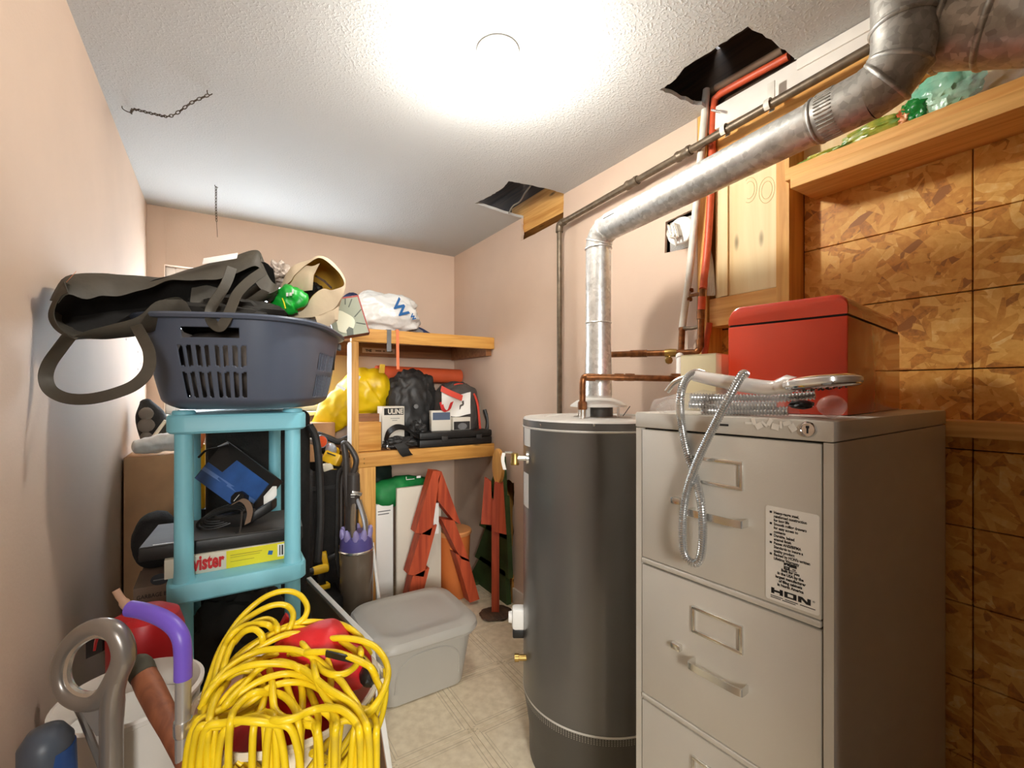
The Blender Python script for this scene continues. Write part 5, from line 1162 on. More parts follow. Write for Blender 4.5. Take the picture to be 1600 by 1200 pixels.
for d, t in ((.0, .955), (.016, .96), (.019, .99), (.015, 1.012), (-.004, 1.015), (-.004, .98)): rim.append([bpt(i/180, t, d) for i in range(180)])
MB().loft(rim, True).build('rim', 'basket', lbk)
# laundry inside, seen through the slots
RB = Matrix.Rotation(BA, 3, 'Z')
tag(MB().blob((BC.x, BC.y, BZ0+.122), (.172, .242, .117), .04, 2.5, 2, 4, flat=BZ0+.008, pw=.72, rot=RB).build('laundry_heap', mat('dim_cloth', (44, 40, 37), .9, var=.5, vscale=9, col2=(120, 110, 102))), 'heap of mixed cloth inside the slotted laundry basket', 'cloth')
tag(MB().blob((BC.x-.04, BC.y-.05, BZ0+.262), (.15, .20, .062), .22, 3, 5, 4, rot=RB).build('dark_garment', mat('dark_garment_cloth', (48, 45, 40), .85, var=.2, vscale=12)), 'dark garment on top of the basket under the bags', 'garment')
# ---- dark tote bag over the basket
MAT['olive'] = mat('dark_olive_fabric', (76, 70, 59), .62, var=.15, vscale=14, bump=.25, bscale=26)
MAT['olive_shade'] = mat('bag_inside_shade', (34, 31, 28), .85, bump=.2, bscale=26)
db = thing('dark_tote_bag', 'dark olive fabric tote bag lying open over the basket with loose handles', 'bag', W(250, 500, 1.2))
def zb(u): return .955+.0011*(u-75) if u < 260 else 1.158+.0010*(u-260)
up = [(80, 470), (97, 436), (128, 428), (160, 428), (200, 430), (235, 432), (258, 432), (290, 422), (330, 411), (365, 400), (395, 392), (408, 396), (412, 420)]
lp_ = [(92, 474), (106, 457), (136, 466), (160, 462), (190, 461), (222, 452), (257, 440), (285, 439), (318, 437), (345, 434), (372, 424), (398, 416), (411, 424)]
# outer skin of the upper panel: from lip back over the top
def grid(rows, dz): return [[W(u, v, zb(u)+dz[i]) for u, v in spline2(r)] for i, r in enumerate(rows)]
def spline2(pts): return [(p.x, p.y) for p in spline([V((a, b, 0)) for a, b in pts], 4)]
back = [(110, 455), (120, 440), (150, 436), (175, 436), (205, 438), (240, 440), (270, 438), (300, 430), (335, 420), (370, 410), (398, 404), (412, 410), (425, 440)]
def wob(g, a, f, sd=0):
    return [[p+V((0, 0, 1))*a*noise.noise(p*f+V((sd, 0, 0)))+V((SP, CP, 0))*a*noise.noise(p*f+V((0, sd+4, 0))) for p in r] for r in g]
mid = [((a[0]*.5+b[0]*.5), (a[1]*.5+b[1]*.5)-.5) for a, b in zip(up, lp_)]
MB().sheet(wob(grid([lp_, mid, up, back, [(u, v+6) for u, v in back]], [0, .006, .035, .13, .24]), .006, 18), .0018).build('upper_panel', 'olive', db, ang=60)
# lower panel: the lip nearest the viewer and the belly under it
lo1 = [(112, 527), (140, 518), (170, 508), (196, 500), (222, 488), (250, 470), (285, 468), (297, 482), (306, 497), (330, 492), (352, 482), (380, 470), (410, 452)]
lo2 = [(118, 531), (150, 530), (178, 528), (205, 525), (228, 520), (255, 514), (285, 507), (305, 503), (322, 500), (340, 496), (362, 488), (390, 478), (428, 458)]
lo3 = [(140, 520), (165, 520), (190, 518), (215, 515), (240, 510), (262, 506), (288, 500), (308, 498), (325, 496), (345, 492), (370, 485), (395, 478), (432, 462)]
MB().sheet(wob(grid([lo1, [((a[0]+b[0])/2, (a[1]+b[1])/2) for a, b in zip(lo1, lo2)], lo2, lo3, [(u, v-4) for u, v in lo3]], [-.015, -.012, .004, .06, .16]), .005, 20, 3), .0018).build('lower_panel', 'olive', db, ang=60)
# left gusset, and an inside sheet with its shade put into the colour
gl_ = [[W(u, v, z) for u, v in spline2([(100, 440), (84, 466), (75, 490), (80, 508), (95, 522), (118, 531)])] for z in (.965,)]
gl_ = [[W(u, v, .965) for u, v in spline2([(106, 457), (92, 466), (84, 488), (88, 505), (98, 518), (112, 527)])], gl_[0], [W(u, v, 1.02) for u, v in spline2([(112, 446), (90, 462), (82, 486), (86, 505), (104, 518), (126, 526)])], [W(u, v, 1.16) for u, v in spline2([(150, 450), (140, 462), (136, 480), (138, 495), (150, 508), (170, 514)])]]
MB().sheet(gl_, .0015).build('side_gusset', 'olive', db, ang=60)
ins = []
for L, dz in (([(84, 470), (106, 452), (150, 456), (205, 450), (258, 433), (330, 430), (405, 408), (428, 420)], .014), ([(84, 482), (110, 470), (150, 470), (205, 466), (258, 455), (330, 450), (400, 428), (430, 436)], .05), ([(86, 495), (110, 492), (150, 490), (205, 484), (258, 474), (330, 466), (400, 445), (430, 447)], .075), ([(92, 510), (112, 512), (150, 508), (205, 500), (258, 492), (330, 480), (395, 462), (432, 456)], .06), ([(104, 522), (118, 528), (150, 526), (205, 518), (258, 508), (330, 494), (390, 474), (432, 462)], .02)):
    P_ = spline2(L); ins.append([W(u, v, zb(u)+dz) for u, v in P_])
MB().sheet(wob(ins, .006, 14, 8), .001).build('bag_inside', 'olive_shade', db, ang=60)
# inner folds catching light
MB().sheet(wob([[W(u, v, zb(u)+dz) for u, v in spline2(L)] for L, dz in (([(222, 500), (248, 472), (268, 466), (284, 468), (304, 495)], .012), ([(226, 506), (250, 490), (268, 484), (284, 486), (306, 500)], .03))], .004, 20, 5), .001).build('inner_fold', 'olive', db, ang=60)
MB().sheet(wob([[W(u, v, zb(u)+dz) for u, v in spline2(L)] for L, dz in (([(300, 450), (322, 446), (345, 452), (356, 440)], .03), ([(296, 476), (318, 484), (340, 474), (352, 462)], .035), ([(310, 496), (325, 496), (340, 490), (366, 478)], .01))], .006, 22, 6), .001).build('inner_fold', 'olive', db, ang=60)
MB().sheet(wob([[W(u, v, zb(u)+dz) for u, v in spline2(L)] for L, dz in (([(366, 478), (378, 462), (398, 446), (410, 440)], .01), ([(372, 483), (384, 474), (402, 468), (416, 466)], .02))], .004, 20, 7), .001).build('inner_fold', 'olive', db, ang=60)
MB().sheet(wob([[W(u, v, zb(u)+dz) for u, v in spline2(L)] for L, dz in (([(408, 400), (414, 420), (424, 440), (436, 448)], .02), ([(400, 440), (408, 450), (420, 458), (434, 452)], -.01), ([(412, 466), (420, 470), (428, 466), (432, 458)], .03))], .006, 22, 9), .001).build('outer_fold', 'olive', db, ang=60)
def strap(pts, zs_, w, name='handle'):
    P = spline([W(u, v, z) for (u, v), z in zip(pts, zs_)], 8); Wd = []
    for i in range(len(P)):
        t = (P[min(i+1, len(P)-1)]-P[max(i-1, 0)]).normalized(); view = (P[i]-V((0, 0, EYE))).normalized()
        Wd.append((t.cross(view).normalized()*.9+view*.45).normalized()*w)
    return MB().ribbon(P, Wd, .0022).build(name, 'olive', db, ang=60)
strap([(110, 524), (94, 545), (78, 568), (72, 590), (80, 610), (105, 622), (140, 623), (180, 614), (212, 600), (231, 578), (233, 552), (224, 530), (212, 508)], [.97, .965, .96, .955, .95, .95, .955, .97, .985, 1.0, 1.02, 1.04, 1.07], .0125)
strap([(362, 418), (356, 436), (348, 452), (336, 470), (328, 486), (330, 502), (342, 512), (352, 502), (362, 480), (372, 458), (392, 438), (412, 424)], [1.20, 1.185, 1.17, 1.155, 1.145, 1.135, 1.13, 1.135, 1.15, 1.17, 1.20, 1.23], .0125)
MB().obox(W(316, 413, 1.205), W(370, 404, 1.26)-W(316, 413, 1.205), V((0, .006, .006)), (W(318, 406, 1.21)-W(316, 413, 1.205))*1.0, .0005).build('white_label', 'white', db)
MB().obox(W(103, 441, .955), W(113, 430, .955)-W(103, 441, .955), V((.0, .004, 0)), V((.006, 0, .010)), .0005).build('orange_tag', mat('orange_white_tag', (226, 150, 110), .6), db)
# ---- beige tote with yellow lining, green cloth inside
bt = thing('beige_tote_bag', 'beige canvas bag with a yellow inside standing in the basket', 'bag', W(480, 480, 1.5))
MAT['beige'] = mat('beige_canvas', (222, 200, 168), .7, var=.08, vscale=10, bump=.2, bscale=24); MAT['lining'] = mat('yellow_lining', (226, 178, 70), .65, var=.08, vscale=12, bump=.15, bscale=24)
def loop(L, z, n=6): return [W(u, v, z if not callable(z) else z(u)) for u, v in [(p.x, p.y) for p in spline([V((a, b, 0)) for a, b in L], n, True)]]
mouth = [(418, 476), (440, 452), (455, 440), (462, 428), (480, 412), (500, 403), (520, 414), (535, 435), (536, 446), (520, 454), (504, 452), (488, 462), (470, 486), (440, 488)]
skin1 = [(414, 480), (434, 455), (450, 425), (458, 415), (478, 408), (498, 400), (522, 410), (538, 434), (539, 450), (534, 466), (518, 484), (496, 494), (468, 496), (438, 494)]
skin2 = [(420, 484), (436, 462), (450, 432), (462, 420), (480, 414), (500, 408), (520, 418), (533, 440), (534, 462), (526, 490), (512, 505), (494, 508), (466, 502), (440, 498)]
skin3 = [(430, 486), (444, 470), (458, 450), (470, 440), (484, 436), (498, 434), (512, 440), (522, 458), (524, 478), (516, 498), (504, 506), (488, 506), (466, 502), (446, 496)]
MB().loft(wob([loop(mouth, 1.42), loop(skin1, 1.425), loop(skin1, 1.445), loop(skin2, 1.52), loop(skin2, 1.60), loop(skin3, 1.70)], .006, 18, 2), True, False, True).build('canvas', 'beige', bt, ang=60)
ms = lambda L, k: [(478+(a-478)*k, 458+(b-458)*k) for a, b in L]
MB().loft(wob([loop(ms(mouth, .985), 1.423), loop(ms(skin1, .90), 1.47), loop(ms(skin2, .82), 1.60), loop(ms(skin3, .5), 1.66)], .004, 18, 2), True, False, True).build('lining', 'lining', bt, ang=60)
MB().sheet(wob([[W(u, v, z) for u, v in spline2(L)] for L, z in (([(455, 418), (470, 414), (486, 416), (500, 412)], 1.43), ([(452, 436), (466, 434), (478, 444), (490, 430)], 1.425), ([(446, 452), (460, 452), (474, 456), (488, 452)], 1.44))], .006, 22, 4), .0015).build('folded_flap', 'beige', bt, ang=60)
MB().sheet(wob([[W(u, v, z) for u, v in spline2(L)] for L, z in (([(492, 494), (506, 490), (520, 484), (530, 478)], 1.425), ([(496, 504), (508, 502), (520, 500), (528, 500)], 1.42), ([(500, 510), (508, 511), (516, 508), (526, 502)], 1.43))], .004, 22, 5), .0015).build('folded_flap', 'beige', bt, ang=60)
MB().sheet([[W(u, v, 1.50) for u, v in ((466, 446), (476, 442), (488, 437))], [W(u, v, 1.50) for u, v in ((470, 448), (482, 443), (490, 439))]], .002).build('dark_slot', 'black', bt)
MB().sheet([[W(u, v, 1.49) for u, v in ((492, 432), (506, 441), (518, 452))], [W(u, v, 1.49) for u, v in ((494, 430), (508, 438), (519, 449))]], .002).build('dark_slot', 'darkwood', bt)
tag(MB().blob(W(490, 455, 1.50), (.03, .04, .028), .3, 3, 2, 3).build('dark_cloth', 'black'), 'small dark bundle deep inside the beige bag', 'cloth')
MAT['green'] = mat('bright_green_film', (20, 170, 52), .4, var=.2, vscale=14, bump=.3, bscale=22)
g_ = thing('green_cloth', 'bright green crumpled bag in the mouth of the beige bag', 'bag', W(452, 470, 1.40))
sack([W(428, 482, 1.385), W(442, 474, 1.39), W(458, 466, 1.395), W(474, 468, 1.40)], [.022, .038, .042, .024], .3, 22, 5, 40, 9, .25, (1, .8)).build('bag', 'green', g_, ang=60)
MB().tube(spline([W(441, 466, 1.345), W(444, 474, 1.342), W(446, 482, 1.345)], 4), .0018, 6).build('tie', 'gyel', g_)
for _u, _v, _w, _h in ((447, 463, .006, .010), (452, 462, .007, .009), (456, 459, .004, .012)):
    MB().obox(W(_u, _v, 1.343), V((CP, -SP, .1))*_w, V((SP, CP, 0))*.002, V((0, 0, _h))).build('white_mark', 'white', g_)
tag(MB().blob(W(436, 428, 1.50), (.04, .05, .04), .4, 3, 5, 4, crease=.3).build('crumpled_wrapper', mat('pearl_grey_film', (186, 172, 160), .35, bump=.4, bscale=26)), 'crumpled pale grey wrapper between the dark and beige bags', 'wrapper')
tag(sack([W(470, 500, 1.45), W(492, 506, 1.50), W(510, 516, 1.56)], [.03, .028, .018], .15, 14, 3).build('grey_cloth', 'greycloth'), 'grey cloth edge spilling over the basket rim', 'cloth')
bp_ = thing('picture_box', 'flat picture box with a red edge tilted at the basket end', 'box', W(550, 525, 1.80))
a_, b_, c_ = W(524, 528, 1.75), W(578, 519, 1.80), W(560, 461, 1.80); d_2 = W(524, 528, 1.75)+(W(560, 461, 1.80)-W(578, 519, 1.80))
n2 = (b_-a_).cross(c_-a_).normalized(); n2 = n2 if n2.y > 0 else -n2
MAT['pic'] = mat('grey_green_print', (150, 154, 134), .5, var=.1, vscale=10); MAT['picedge'] = mat('red_brown_edge', (146, 52, 42), .5); MAT['picdark'] = mat('dark_streak', (88, 92, 82), .6)
MB().prism([a_, b_, c_, d_2], n2*.05).build('box', 'picedge', bp_)
def bl2(s, t): return (a_*(1-s)+b_*s)*(1-t)+(d_2*(1-s)+c_*s)*t
MB().prism([bl2(.0, .0), bl2(.965, .0), bl2(.955, .955), bl2(.0, .955)], -n2*.0015).build('printed_front', 'pic', bp_)
for s0, t0, s1, t1 in ((.62, .72, .78, .92), (.70, .45, .95, .62), (.70, .30, .95, .22), (.55, .80, .60, .95)):
    MB().tube([bl2(s0, t0)-n2*.002, bl2(s1, t1)-n2*.002], .002, 6).build('streak', 'picdark', bp_)
pp = [bl2(.36+.30*math.cos(a)*(.85+.2*math.cos(3*a)), .36+.36*math.sin(a)*(.9+.12*math.cos(2*a+1))) for a in [2*math.pi*k/28 for k in range(28)]]
MB().prism(pp, -n2*.003).build('pale_patch', mat('pale_print', (206, 204, 180), .5), bp_)
MB().prism([bl2(.34, .0), bl2(.52, .0), bl2(.56, .16), bl2(.46, .22), bl2(.36, .14)], -n2*.004).build('dark_patch', 'picdark', bp_)
st_ = tag(MB().ribbon(spline([W(492, 512, 1.52), W(506, 520, 1.55), W(514, 540, 1.57), W(513, 578, 1.58)], 6), V((.020, .012, 0)), .003).build('black_strap', 'black'), 'black strap hanging down outside the basket end', 'strap')
tag(MB().obox(W(510, 535, 1.66), W(533, 548, 1.74)-W(510, 535, 1.66), V((.0, .03, .0)), V((0, 0, .022)), .002).build('grey_box', 'greycloth'), 'grey plastic corner jutting out past the black strap', 'box')
# ---- behind and left of the shelf unit
cb = thing('cardboard_box', 'brown cardboard box of garbage bags behind the shelf by the wall', 'box', (-.20, 1.93, 0))
MAT['dullcard'] = mat('dull_cardboard', (140, 116, 98), .8, var=.1, vscale=10)
YB = 1.74
cl_, cr_ = onY(208, 930, YB).x, -.125
MB().bx(max(cl_, LX+.006), cr_, YB, 2.04, .0, .66, .002).build('box', 'dullcard', cb)
MB().obox((max(cl_, LX+.006), YB-.001, .6605), (cr_-max(cl_, LX+.006), 0, 0), (0, .15, .004), (0, 0, .003)).build('flap', 'dullcard', cb)
p = onY(213, 938, YB); text('GARBAGE BAGS', .017, 'ink', cb, (p.x, YB-.0005, p.z), (1, 0, 0), (0, 0, 1), sx=.8)
p = onY(250, 905, YB); MB().lathe([(.020, 0), (.020, .001)], (p.x, YB, p.z), (0, -1, 0), 24, sx=1.15, sy=.85).build('round_logo', mat('dark_logo', (52, 54, 58), .6), cb)
q = MB().bx(p.x-.016, p.x+.017, YB-.0018, YB-.001, p.z-.002, p.z+.001).build('logo_bar', 'greycloth', cb)
tag(MB().blob((-.182, 1.93, .665+.088), (.064, .09, .094), .05, 2, 3, 4, flat=.6645).build('black_cushion', 'blackcloth'), 'round black cushion on the garbage bag box', 'cushion')
cb2 = thing('tall_carton', 'tall tan cardboard carton in the far left corner', 'box', (-.2, 2.5, 0))
MB().bx(-.322, -.13, 2.34, 2.62, 0, .985, .003).build('carton', 'card', cb2)
tag(sack([V((-.285, 2.36, 1.0+.022)), V((-.24, 2.37, 1.026)), V((-.19, 2.38, 1.035)), V((-.14, 2.40, 1.03))], [.026, .036, .040, .034], .2, 18, 4, flat=.9856).build('white_plastic_roll', 'whitebag'), 'rolled white plastic bag on the tall tan carton', 'bag')
sh2 = thing('dark_shoe', 'dark grey shoe standing on end behind the white plastic roll', 'shoe', (-.26, 2.52, .985))
sack([V((-.245, 2.54, 1.03)), V((-.25, 2.54, 1.09)), V((-.262, 2.54, 1.15)), V((-.275, 2.54, 1.20))], [.050, .060, .052, .022], .06, 8, 3, sq=(1, .8), flat=.986).build('upper', 'blackcloth', sh2)
for z, r in ((1.05, .022), (1.10, .03), (1.15, .026)): MB().blob((-.268, 2.492, z), (r, .012, r*1.05), .1, 3, 2, 3).build('tread_pad', mat('grey_rubber_pad', (112, 104, 94), .8) if 'grey_rubber_pad' not in bpy.data.materials else bpy.data.materials['grey_rubber_pad'], sh2)
MB().tube([V((-.255, 2.478, 1.03)), V((-.20, 2.478, 1.12))], .007, 8).build('lace', 'cream', sh2)
yt = thing('yellow_tool', 'yellow tool standing upright behind the shelf unit post', 'power tool', (-.09, 2.50, 0))
MB().box((-.085, 2.52, .86), (.05, .05, .30), R(10), .01).build('body', 'toolyel', yt); MB().box((-.085, 2.52, .36), (.06, .06, .71), None, .006).build('stand', 'bagblack', yt)
MB().box((-.075, 2.495, 1.03), (.03, .03, .08), Matrix.Rotation(R(15), 3, 'Y'), .006).build('orange_guard', 'orangebin', yt)
# ================================================================ FOREGROUND, LOWER LEFT
MAT['tub'] = mat('cream_tub_plastic', (226, 216, 190), .45); MAT['binwhite'] = mat('white_bin_plastic', (222, 216, 208), .4)
TC = V((.1146, .985, 0)); TR, TZ = .160, .672
tu = thing('cream_hamper', 'tall cream tub overflowing with the yellow cord', 'tub', TC)
MB().lathe([(.13, .0), (.132, .004), (TR-.004, TZ-.02), (TR+.006, TZ-.012), (TR+.008, TZ-.004), (TR+.003, TZ), (TR-.004, TZ-.004), (TR-.008, TZ-.03), (.126, .02), (.0, .02)], TC, seg=56, cap1=False).build('tub_wall', 'tub', tu)
for s in (-1, 1): MB().tube(spline([TC+V((s*(TR+.004), -.05, TZ-.02)), TC+V((s*(TR+.022), -.02, TZ-.035)), TC+V((s*(TR+.022), .02, TZ-.035)), TC+V((s*(TR+.004), .05, TZ-.02))], 4), .006, 8).build('handle', 'tub', tu)
WC = V((-.142, 1.116, 0))
wbn = thing('white_bin', 'tall white open bin beside the left wall under the grey handle', 'bin', WC)
MB().lathe([(.085, 0), (.087, .004), (.108, .668), (.114, .672), (.115, .680), (.108, .683), (.104, .672), (.082, .02), (.0, .02)], WC, seg=48, cap1=False).build('bin_wall', 'binwhite', wbn)
MB().sheet([[WC+V((.10*t*math.cos(R(20+200*k/14))*1.0, .10*t*math.sin(R(20+200*k/14)), .60+.03*t)) for k in range(15)] for t in (.05, .5, 1.0)], .002).build('liner_bag', 'whitebag', wbn)
# red bag in the tub
rbg = thing('red_bag', 'bright red nylon bag with black zip under the yellow cord', 'bag', TC+V((0, 0, .55)))
MAT['rednylon'] = mat('red_nylon', (212, 30, 36), .5, var=.15, vscale=14, bump=.2, bscale=40)
c_ = W(500, 1050, .86)
sack([W(430, 1075, .84), W(470, 1050, .87), W(520, 1040, .87), W(556, 1040, .865)], [.055, .080, .080, .045], .08, 12, 6, 48, 10, .12, (1.0, .9)).build('bag_body', 'rednylon', rbg, ang=60)
MB().ribbon(spline([W(510, 1020, .795), W(535, 1026, .79), W(556, 1030, .80), W(570, 1032, .815)], 5), V((0, -.002, .006)), .003).build('black_zip', 'black', rbg)
MB().blob(W(576, 1056, .835), (.016, .02, .018), .2, 3, 2, 3).build('black_corner', 'black', rbg)
MB().prism([W(436, 985, .955), W(448, 963, .955), W(452, 966, .955), (W(452, 980, .955)), W(440, 990, .955)], (.0, .02, 0)).build('red_tab', 'rednylon', rbg)
tag(MB().sheet([[W(498+k*13, 994+k*3+6*math.sin(k), .93-.01*k)+V((0, 0, .0)) for k in range(6)], [W(506+k*13, 1016+k*4, .90-.01*k) for k in range(6)]], .002).build('cream_card', 'cream'), 'cream card tucked behind the red bag and yellow cord', 'card')
# dark fill in the tub so that the cord lies on something
tag(MB().blob(TC+V((-.0, 0, .56)), (.135, .135, .085), .15, 3, 3, 4, flat=.03).build('red_cloth_heap', 'rednylon'), 'crumpled red fabric filling the cream tub below the cord', 'cloth')
# yellow extension cord, one continuous tangle
MAT['cord'] = mat('yellow_cord', (238, 204, 24), .42, var=.10, vscale=18)
LO = [
 [(70, 1120), (75, 1000), (105, 860), (150, 720), (205, 560), (280, 420), (370, 290), (480, 180), (590, 105), (700, 70), (790, 75), (860, 115), (900, 190), (885, 265), (830, 315), (760, 340), (640, 420)],
 [(150, 1060), (160, 900), (195, 680), (255, 500), (330, 375), (420, 290), (520, 225), (610, 185), (690, 172), (750, 188), (788, 235), (785, 300), (760, 360), (700, 470)],
 [(240, 780), (245, 680), (275, 570), (330, 460), (400, 390), (460, 330), (530, 298), (590, 288), (645, 315), (670, 370), (660, 440)],
 [(250, 500), (300, 420), (370, 360), (450, 330), (560, 325), (610, 345), (640, 390)],
 [(330, 470), (400, 390), (480, 365), (530, 395), (552, 440), (540, 520)],
 [(180, 860), (240, 720), (320, 610), (430, 510), (560, 430), (680, 370), (780, 330), (900, 308), (1040, 312), (1150, 325), (1240, 365), (1300, 415), (1330, 450), (1390, 560)],
 [(110, 960), (190, 800), (290, 660), (400, 555), (520, 465), (650, 395), (760, 358), (880, 362), (1000, 385), (1120, 430), (1220, 495), (1310, 565), (1390, 660), (1440, 760), (1478, 850), (1455, 930), (1400, 1010), (1330, 1080)],
 [(300, 720), (420, 590), (560, 490), (700, 420), (800, 400), (900, 415), (1040, 440), (1180, 436), (1320, 455), (1430, 505), (1500, 590), (1532, 690), (1515, 800), (1470, 900), (1400, 990), (1300, 1060)],
 [(90, 930), (160, 800), (270, 680), (400, 590), (540, 535), (680, 520), (800, 528), (900, 560), (1000, 620), (1090, 700), (1170, 780), (1230, 870), (1290, 960), (1330, 1060)],
 [(70, 980), (130, 860), (220, 760), (330, 690), (450, 650), (580, 635), (720, 640), (850, 670), (950, 740), (1060, 830), (1160, 890), (1260, 960), (1330, 1050), (1370, 1140)],
 [(420, 740), (480, 660), (560, 590), (640, 565), (720, 590), (790, 655), (835, 740), (860, 840), (862, 960), (850, 1060), (848, 1150)],
 [(240, 800), (320, 720), (420, 690), (500, 720), (548, 790), (565, 880), (545, 980), (500, 1070), (480, 1150)],
 [(40, 1080), (140, 1060), (270, 1030), (400, 970), (500, 900), (600, 825), (720, 785), (850, 780), (960, 810), (1040, 870), (1090, 960), (1108, 1060), (1108, 1150)],
 [(170, 1010), (280, 930), (400, 850), (520, 775), (640, 730), (760, 712), (880, 735), (980, 780), (1060, 870), (1180, 950), (1280, 1040), (1330, 1140)],
 [(620, 1090), (700, 1082), (800, 1060), (880, 1022), (970, 990), (1060, 980), (1150, 990), (1230, 1040), (1290, 1110), (1310, 1180)],
 [(1180, 1040), (1260, 1000), (1340, 992), (1405, 1035), (1438, 1100), (1440, 1180)],
 [(750, 650), (740, 760), (755, 860), (790, 950), (850, 1030), (930, 1090), (980, 1160)],
 [(600, 660), (625, 780), (632, 900), (650, 1000), (720, 1060), (800, 1080)],
 [(830, 450), (880, 500), (930, 570), (970, 640), (1040, 700), (1120, 722), (1200, 710), (1270, 660), (1305, 600), (1320, 555), (1310, 520)],
 [(760, 560), (900, 548), (1040, 542), (1150, 555), (1250, 590), (1340, 630), (1400, 670), (1440, 740)],
 [(30, 1060), (110, 1095), (230, 1085), (350, 1050), (450, 1000), (530, 930), (560, 850)],
 [(760, 425), (860, 430), (940, 465), (1000, 530), (1050, 600), (1078, 680), (1085, 760), (1085, 810)],
 [(80, 1110), (110, 950), (170, 830), (250, 740), (350, 680), (480, 610), (600, 600)],
 [(220, 1030), (260, 960), (330, 880), (410, 800), (500, 700), (590, 640), (680, 620), (780, 640), (860, 680), (930, 640)],
 [(950, 600), (960, 700), (1000, 820), (1080, 960), (1130, 1090), (1120, 1160)],
 [(880, 790), (930, 880), (970, 980), (985, 1080), (980, 1160)],
 [(480, 1000), (560, 1010), (600, 1060), (608, 1140)],
 [(40, 1100), (200, 1010), (380, 900), (540, 850), (700, 880), (800, 980), (830, 1100)],
 [(60, 1130), (180, 1125), (300, 1110), (480, 1060), (640, 1100)],
 [(120, 1130), (240, 1100), (350, 1080), (480, 1085), (600, 1100), (760, 1130)],
 [(860, 1120), (900, 1040), (1000, 1000), (1090, 1060), (1100, 1140)],
 [(500, 960), (550, 1030), (570, 1130)],
 [(180, 1120), (200, 1000), (260, 900), (360, 800), (450, 760), (560, 760)],
 [(130, 1130), (150, 1000), (200, 880), (280, 780)],
 [(300, 1100), (330, 1000), (420, 900), (500, 860), (600, 860)],
 [(640, 1130), (700, 1120), (820, 1090), (900, 1110), (960, 1140)],
 [(1120, 1130), (1180, 1080), (1250, 1080), (1300, 1130)],
 [(260, 1150), (380, 1080), (520, 1040), (600, 1020), (640, 1060)],
]
ec_ = thing('extension_cord', 'long yellow extension cord tangled in loops over the cream tub', 'cord', TC+V((0, 0, .66)))
cm = MB()
for k, L in enumerate(LO):
    pts = []
    for i, (a, b_) in enumerate(L):
        u, v = 300+a/5.0, 910+b_/5.0
        z = .955-(v-922)/208*.235-.010*(k % 5)+.006*math.sin(i*1.3+k*2)
        if (i == 0 or i == len(L)-1) and b_ < 1040: z += .03
        pts.append(W(u, v, z))
    # runs that reach the near side hang on down over the rim
    for e, s in ((0, 1), (-1, -1)):
        if L[e][1] >= 1040:
            a, b_ = L[e]; du = (L[e][0]-L[s if e == 0 else -2][0])*.08
            ext = [W(300+a/5+du, 910+b_/5+32, .706-.004*(k % 5)), W(300+a/5+du*1.5, 910+b_/5+80, .712-.004*(k % 5))]
            pts = pts+ext if e == -1 else ext[::-1]+pts
    cm.tube(spline(pts, 6), .0056, 9)
    # the ends dive back into the heap
cm.build('cord', 'cord', ec_, ang=70)
# continuation of the coil down the near side of the tub
cn = MB(); rnd = random.Random(11)
for k in range(9):
    a0 = R(190+rnd.uniform(0, 90)); pts = []
    for i in range(9):
        t = i/8; a = a0+t*R(80); rr_ = TR+.012+.01*math.sin(t*6+k)
        pts.append(TC+V((rr_*math.cos(a), rr_*math.sin(a), .66-.10*math.sin(t*math.pi)*(.6+.5*((k*3) % 4)/4))))
    cn.tube(spline(pts, 5), .0056, 8)
cn.build('hanging_loops', 'cord', ec_, ang=70)
pl_ = MB().lathe([(.009, 0), (.013, .006), (.013, .026), (.008, .034)], W(394, 1098, .78), V((.6, .5, .3)), 12).build('plug', mat('cord_plug', (190, 150, 20), .4), ec_)
# grey looped vacuum handle
MAT['silverbrown'] = mat('silver_brown_plastic', (142, 134, 126), .28, .45, coat=.3)
MAT['silverweb'] = mat('pale_silver_plastic', (164, 156, 148), .3, .4)
gh = thing('grey_loop_handle', 'glossy grey oval loop handle rising by the left wall', 'handle', W(176, 1200, .72))
lpz = spline([W(u, v, .715+dz) for u, v, dz in ((193, 1030, 0), (190, 1003, 0), (176, 984, 0), (152, 979, .003), (126, 990, .006), (104, 1014, .008), (94, 1046, .008), (98, 1074, .006), (114, 1092, .004), (138, 1098, .002), (160, 1090, .001), (178, 1064, 0))], 6, True)
MB().tube(lpz, [.0125+.0035*max(0, math.cos(2*math.pi*i/len(lpz))) for i in range(len(lpz))], 14, True).build('loop', 'silverbrown', gh)
MB().tube([p+V((SP, CP, 0))*-.0 for p in [c0*.80+W(146, 1040, .72)*.20 for c0 in lpz]], .006, 8, True).build('inner_lip', 'steel', gh)
MB().tube(spline([W(184, 1052, .715), W(177, 1080, .715), W(174, 1110, .715), W(174, 1140, .715), W(174, 1260, .715)], 5), .0150, 14).build('neck', 'silverbrown', gh)
MB().tube(spline([W(110, 1092, .722), W(122, 1108, .72), W(136, 1140, .718), W(160, 1200, .717)], 5), .005, 8).build('trigger_strip', 'silverbrown', gh)
st0 = W(174, 1255, .715); MB().tube([st0, V((st0.x, st0.y, .0))], .014, 12).build('wand', 'silverbrown', gh)
MB().prism([W(u, v, .718) for u, v in ((106, 1088), (126, 1100), (150, 1094), (172, 1066), (186, 1060), (188, 1100), (184, 1150), (150, 1150), (132, 1122))], V((SP, CP, 0))*.010).build('web', 'silverweb', gh)
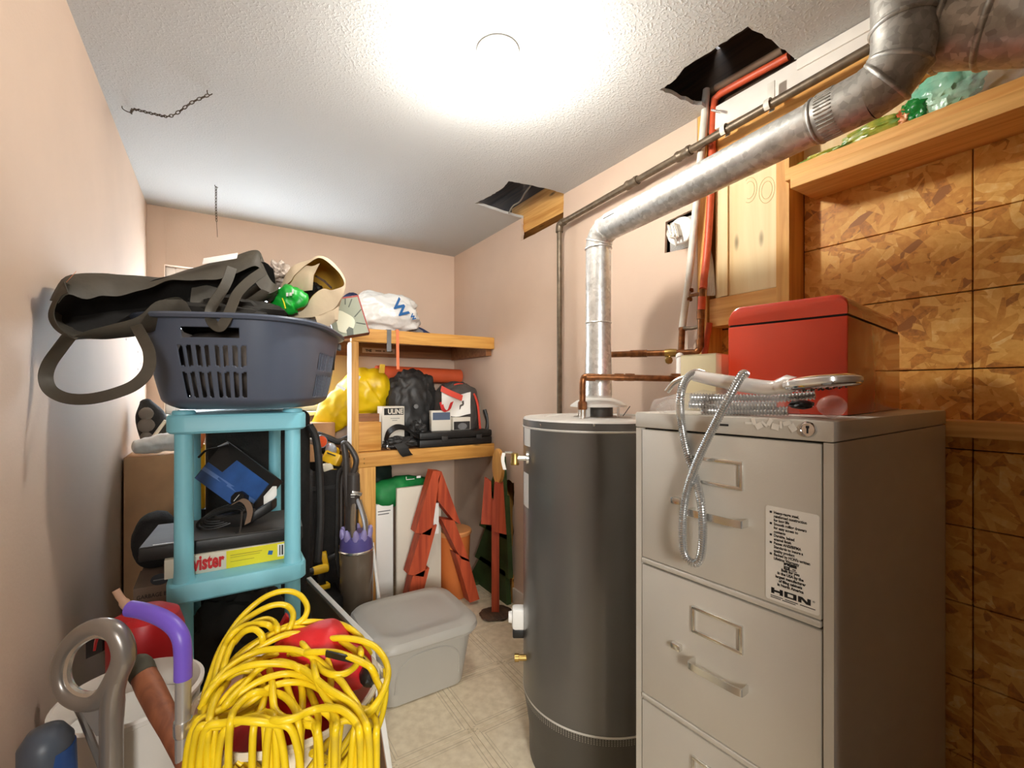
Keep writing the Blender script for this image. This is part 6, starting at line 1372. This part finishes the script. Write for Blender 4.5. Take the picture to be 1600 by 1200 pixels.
# purple-gripped cane
MAT['purplegrip'] = mat('purple_foam', (112, 84, 190), .4); MAT['tan'] = mat('tan_rubber', (168, 130, 104), .7)
cn_ = thing('purple_cane', 'aluminium cane with a bent purple foam grip', 'cane', (W(287, 1100, .72).x, W(287, 1100, .72).y, 0))
MB().tube(spline([W(203, 951, .745), W(225, 955, .74), W(252, 965, .73), (W(272, 979, .724)), W(283, 998, .72), W(286, 1025, .72), W(286, 1060, .72)], 6), .0125, 16).build('grip', 'purplegrip', cn_)
e_ = W(286, 1058, .72); MB().tube([e_, V((e_.x, e_.y, .03))], .0108, 16).build('shaft', mat('satin_aluminium', (196, 194, 190), .32, .7), cn_)
MB().lathe([(.014, 0), (.016, .004), (.013, .04)], (e_.x, e_.y, 0), seg=14).build('rubber_foot', 'rubber', cn_)
MB().lathe([(.0125, 0), (.0135, .004), (.0135, .02), (.0125, .024)], W(286, 1148, .72), seg=16).build('height_collar', 'steel', cn_)
MB().tube(spline([W(206, 955, .745), W(196, 944, .745), W(187, 932, .745), W(181, 922, .745)], 4), [.0095]+[.0075]*5+[.0055]*7, 12).build('tan_end', 'tan', cn_)
# brown wooden stick with a grey rubber tip
ws = thing('wooden_stick', 'worn brown wooden handle with a grey rubber tip', 'stick', W(300, 1210, .70))
s0, s1 = W(217, 1040, .80), W(268, 1142, .745); dv_ = (s1-s0)
MB().tube([s0+dv_*t for t in (.10, .35, .7, 1.0, 1.3, 1.6)], [.0185, .0195, .0185, .016, .015, .015], 16).build('shaft', wood('worn_brown_wood', (142, 82, 50), (102, 54, 32), 'Z', 6), ws)
MB().tube([s0+dv_.normalized()*k for k in (-.018, -.015, -.009, .0, .010, .022)], [.005, .011, .0165, .0195, .0205, .0195], 18).build('rubber_tip', 'rubber', ws)
# red bin behind the cane
rb2 = thing('red_bin', 'red plastic bin with a curved top behind the purple cane', 'bin', (-.143, 1.335, 0))
MAT['redplastic'] = mat('red_plastic', (176, 20, 28), .4)
MB().lathe([(.055, 0), (.057, .004), (.070, .60), (.072, .70), (.062, .735), (.038, .750), (.0, .755)], (-.143, 1.335, 0), seg=40, cap1=False).build('bin_wall', 'redplastic', rb2)
MB().ribbon(spline([W(206, 965, .99), W(190, 968, .97), W(172, 975, .95), W(156, 990, .94), W(150, 1010, .94)], 5), V((.0, .004, .007)), .004).build('red_strap', 'redplastic', rb2)
tag(MB().obox(W(134, 1030, 1.0), W(160, 1018, 1.0)-W(134, 1030, 1.0), V((.01, .02, 0)), V((0, 0, .045))).build('black_clip', 'black'), 'small black clip seen through the grey loop handle', 'clip')
# blue upright at the far lower left
bu = thing('blue_sprayer', 'blue bottle with a grey cap low against the left wall', 'bottle', (W(78, 1130, .66).x, W(78, 1130, .66).y, 0))
bc = V((W(78, 1130, .66).x, W(78, 1130, .66).y, 0))
MB().lathe([(.028, 0), (.030, .004), (.030, .68), (.028, .735)], bc, seg=28).build('bottle', mat('deep_blue_plastic', (40, 78, 140), .3), bu)
MB().lathe([(.030, .715), (.030, .745), (.020, .762), (.008, .768)], bc-V((.004, 0, 0)), seg=28).build('cap', mat('blue_grey_cap', (78, 86, 98), .4), bu)
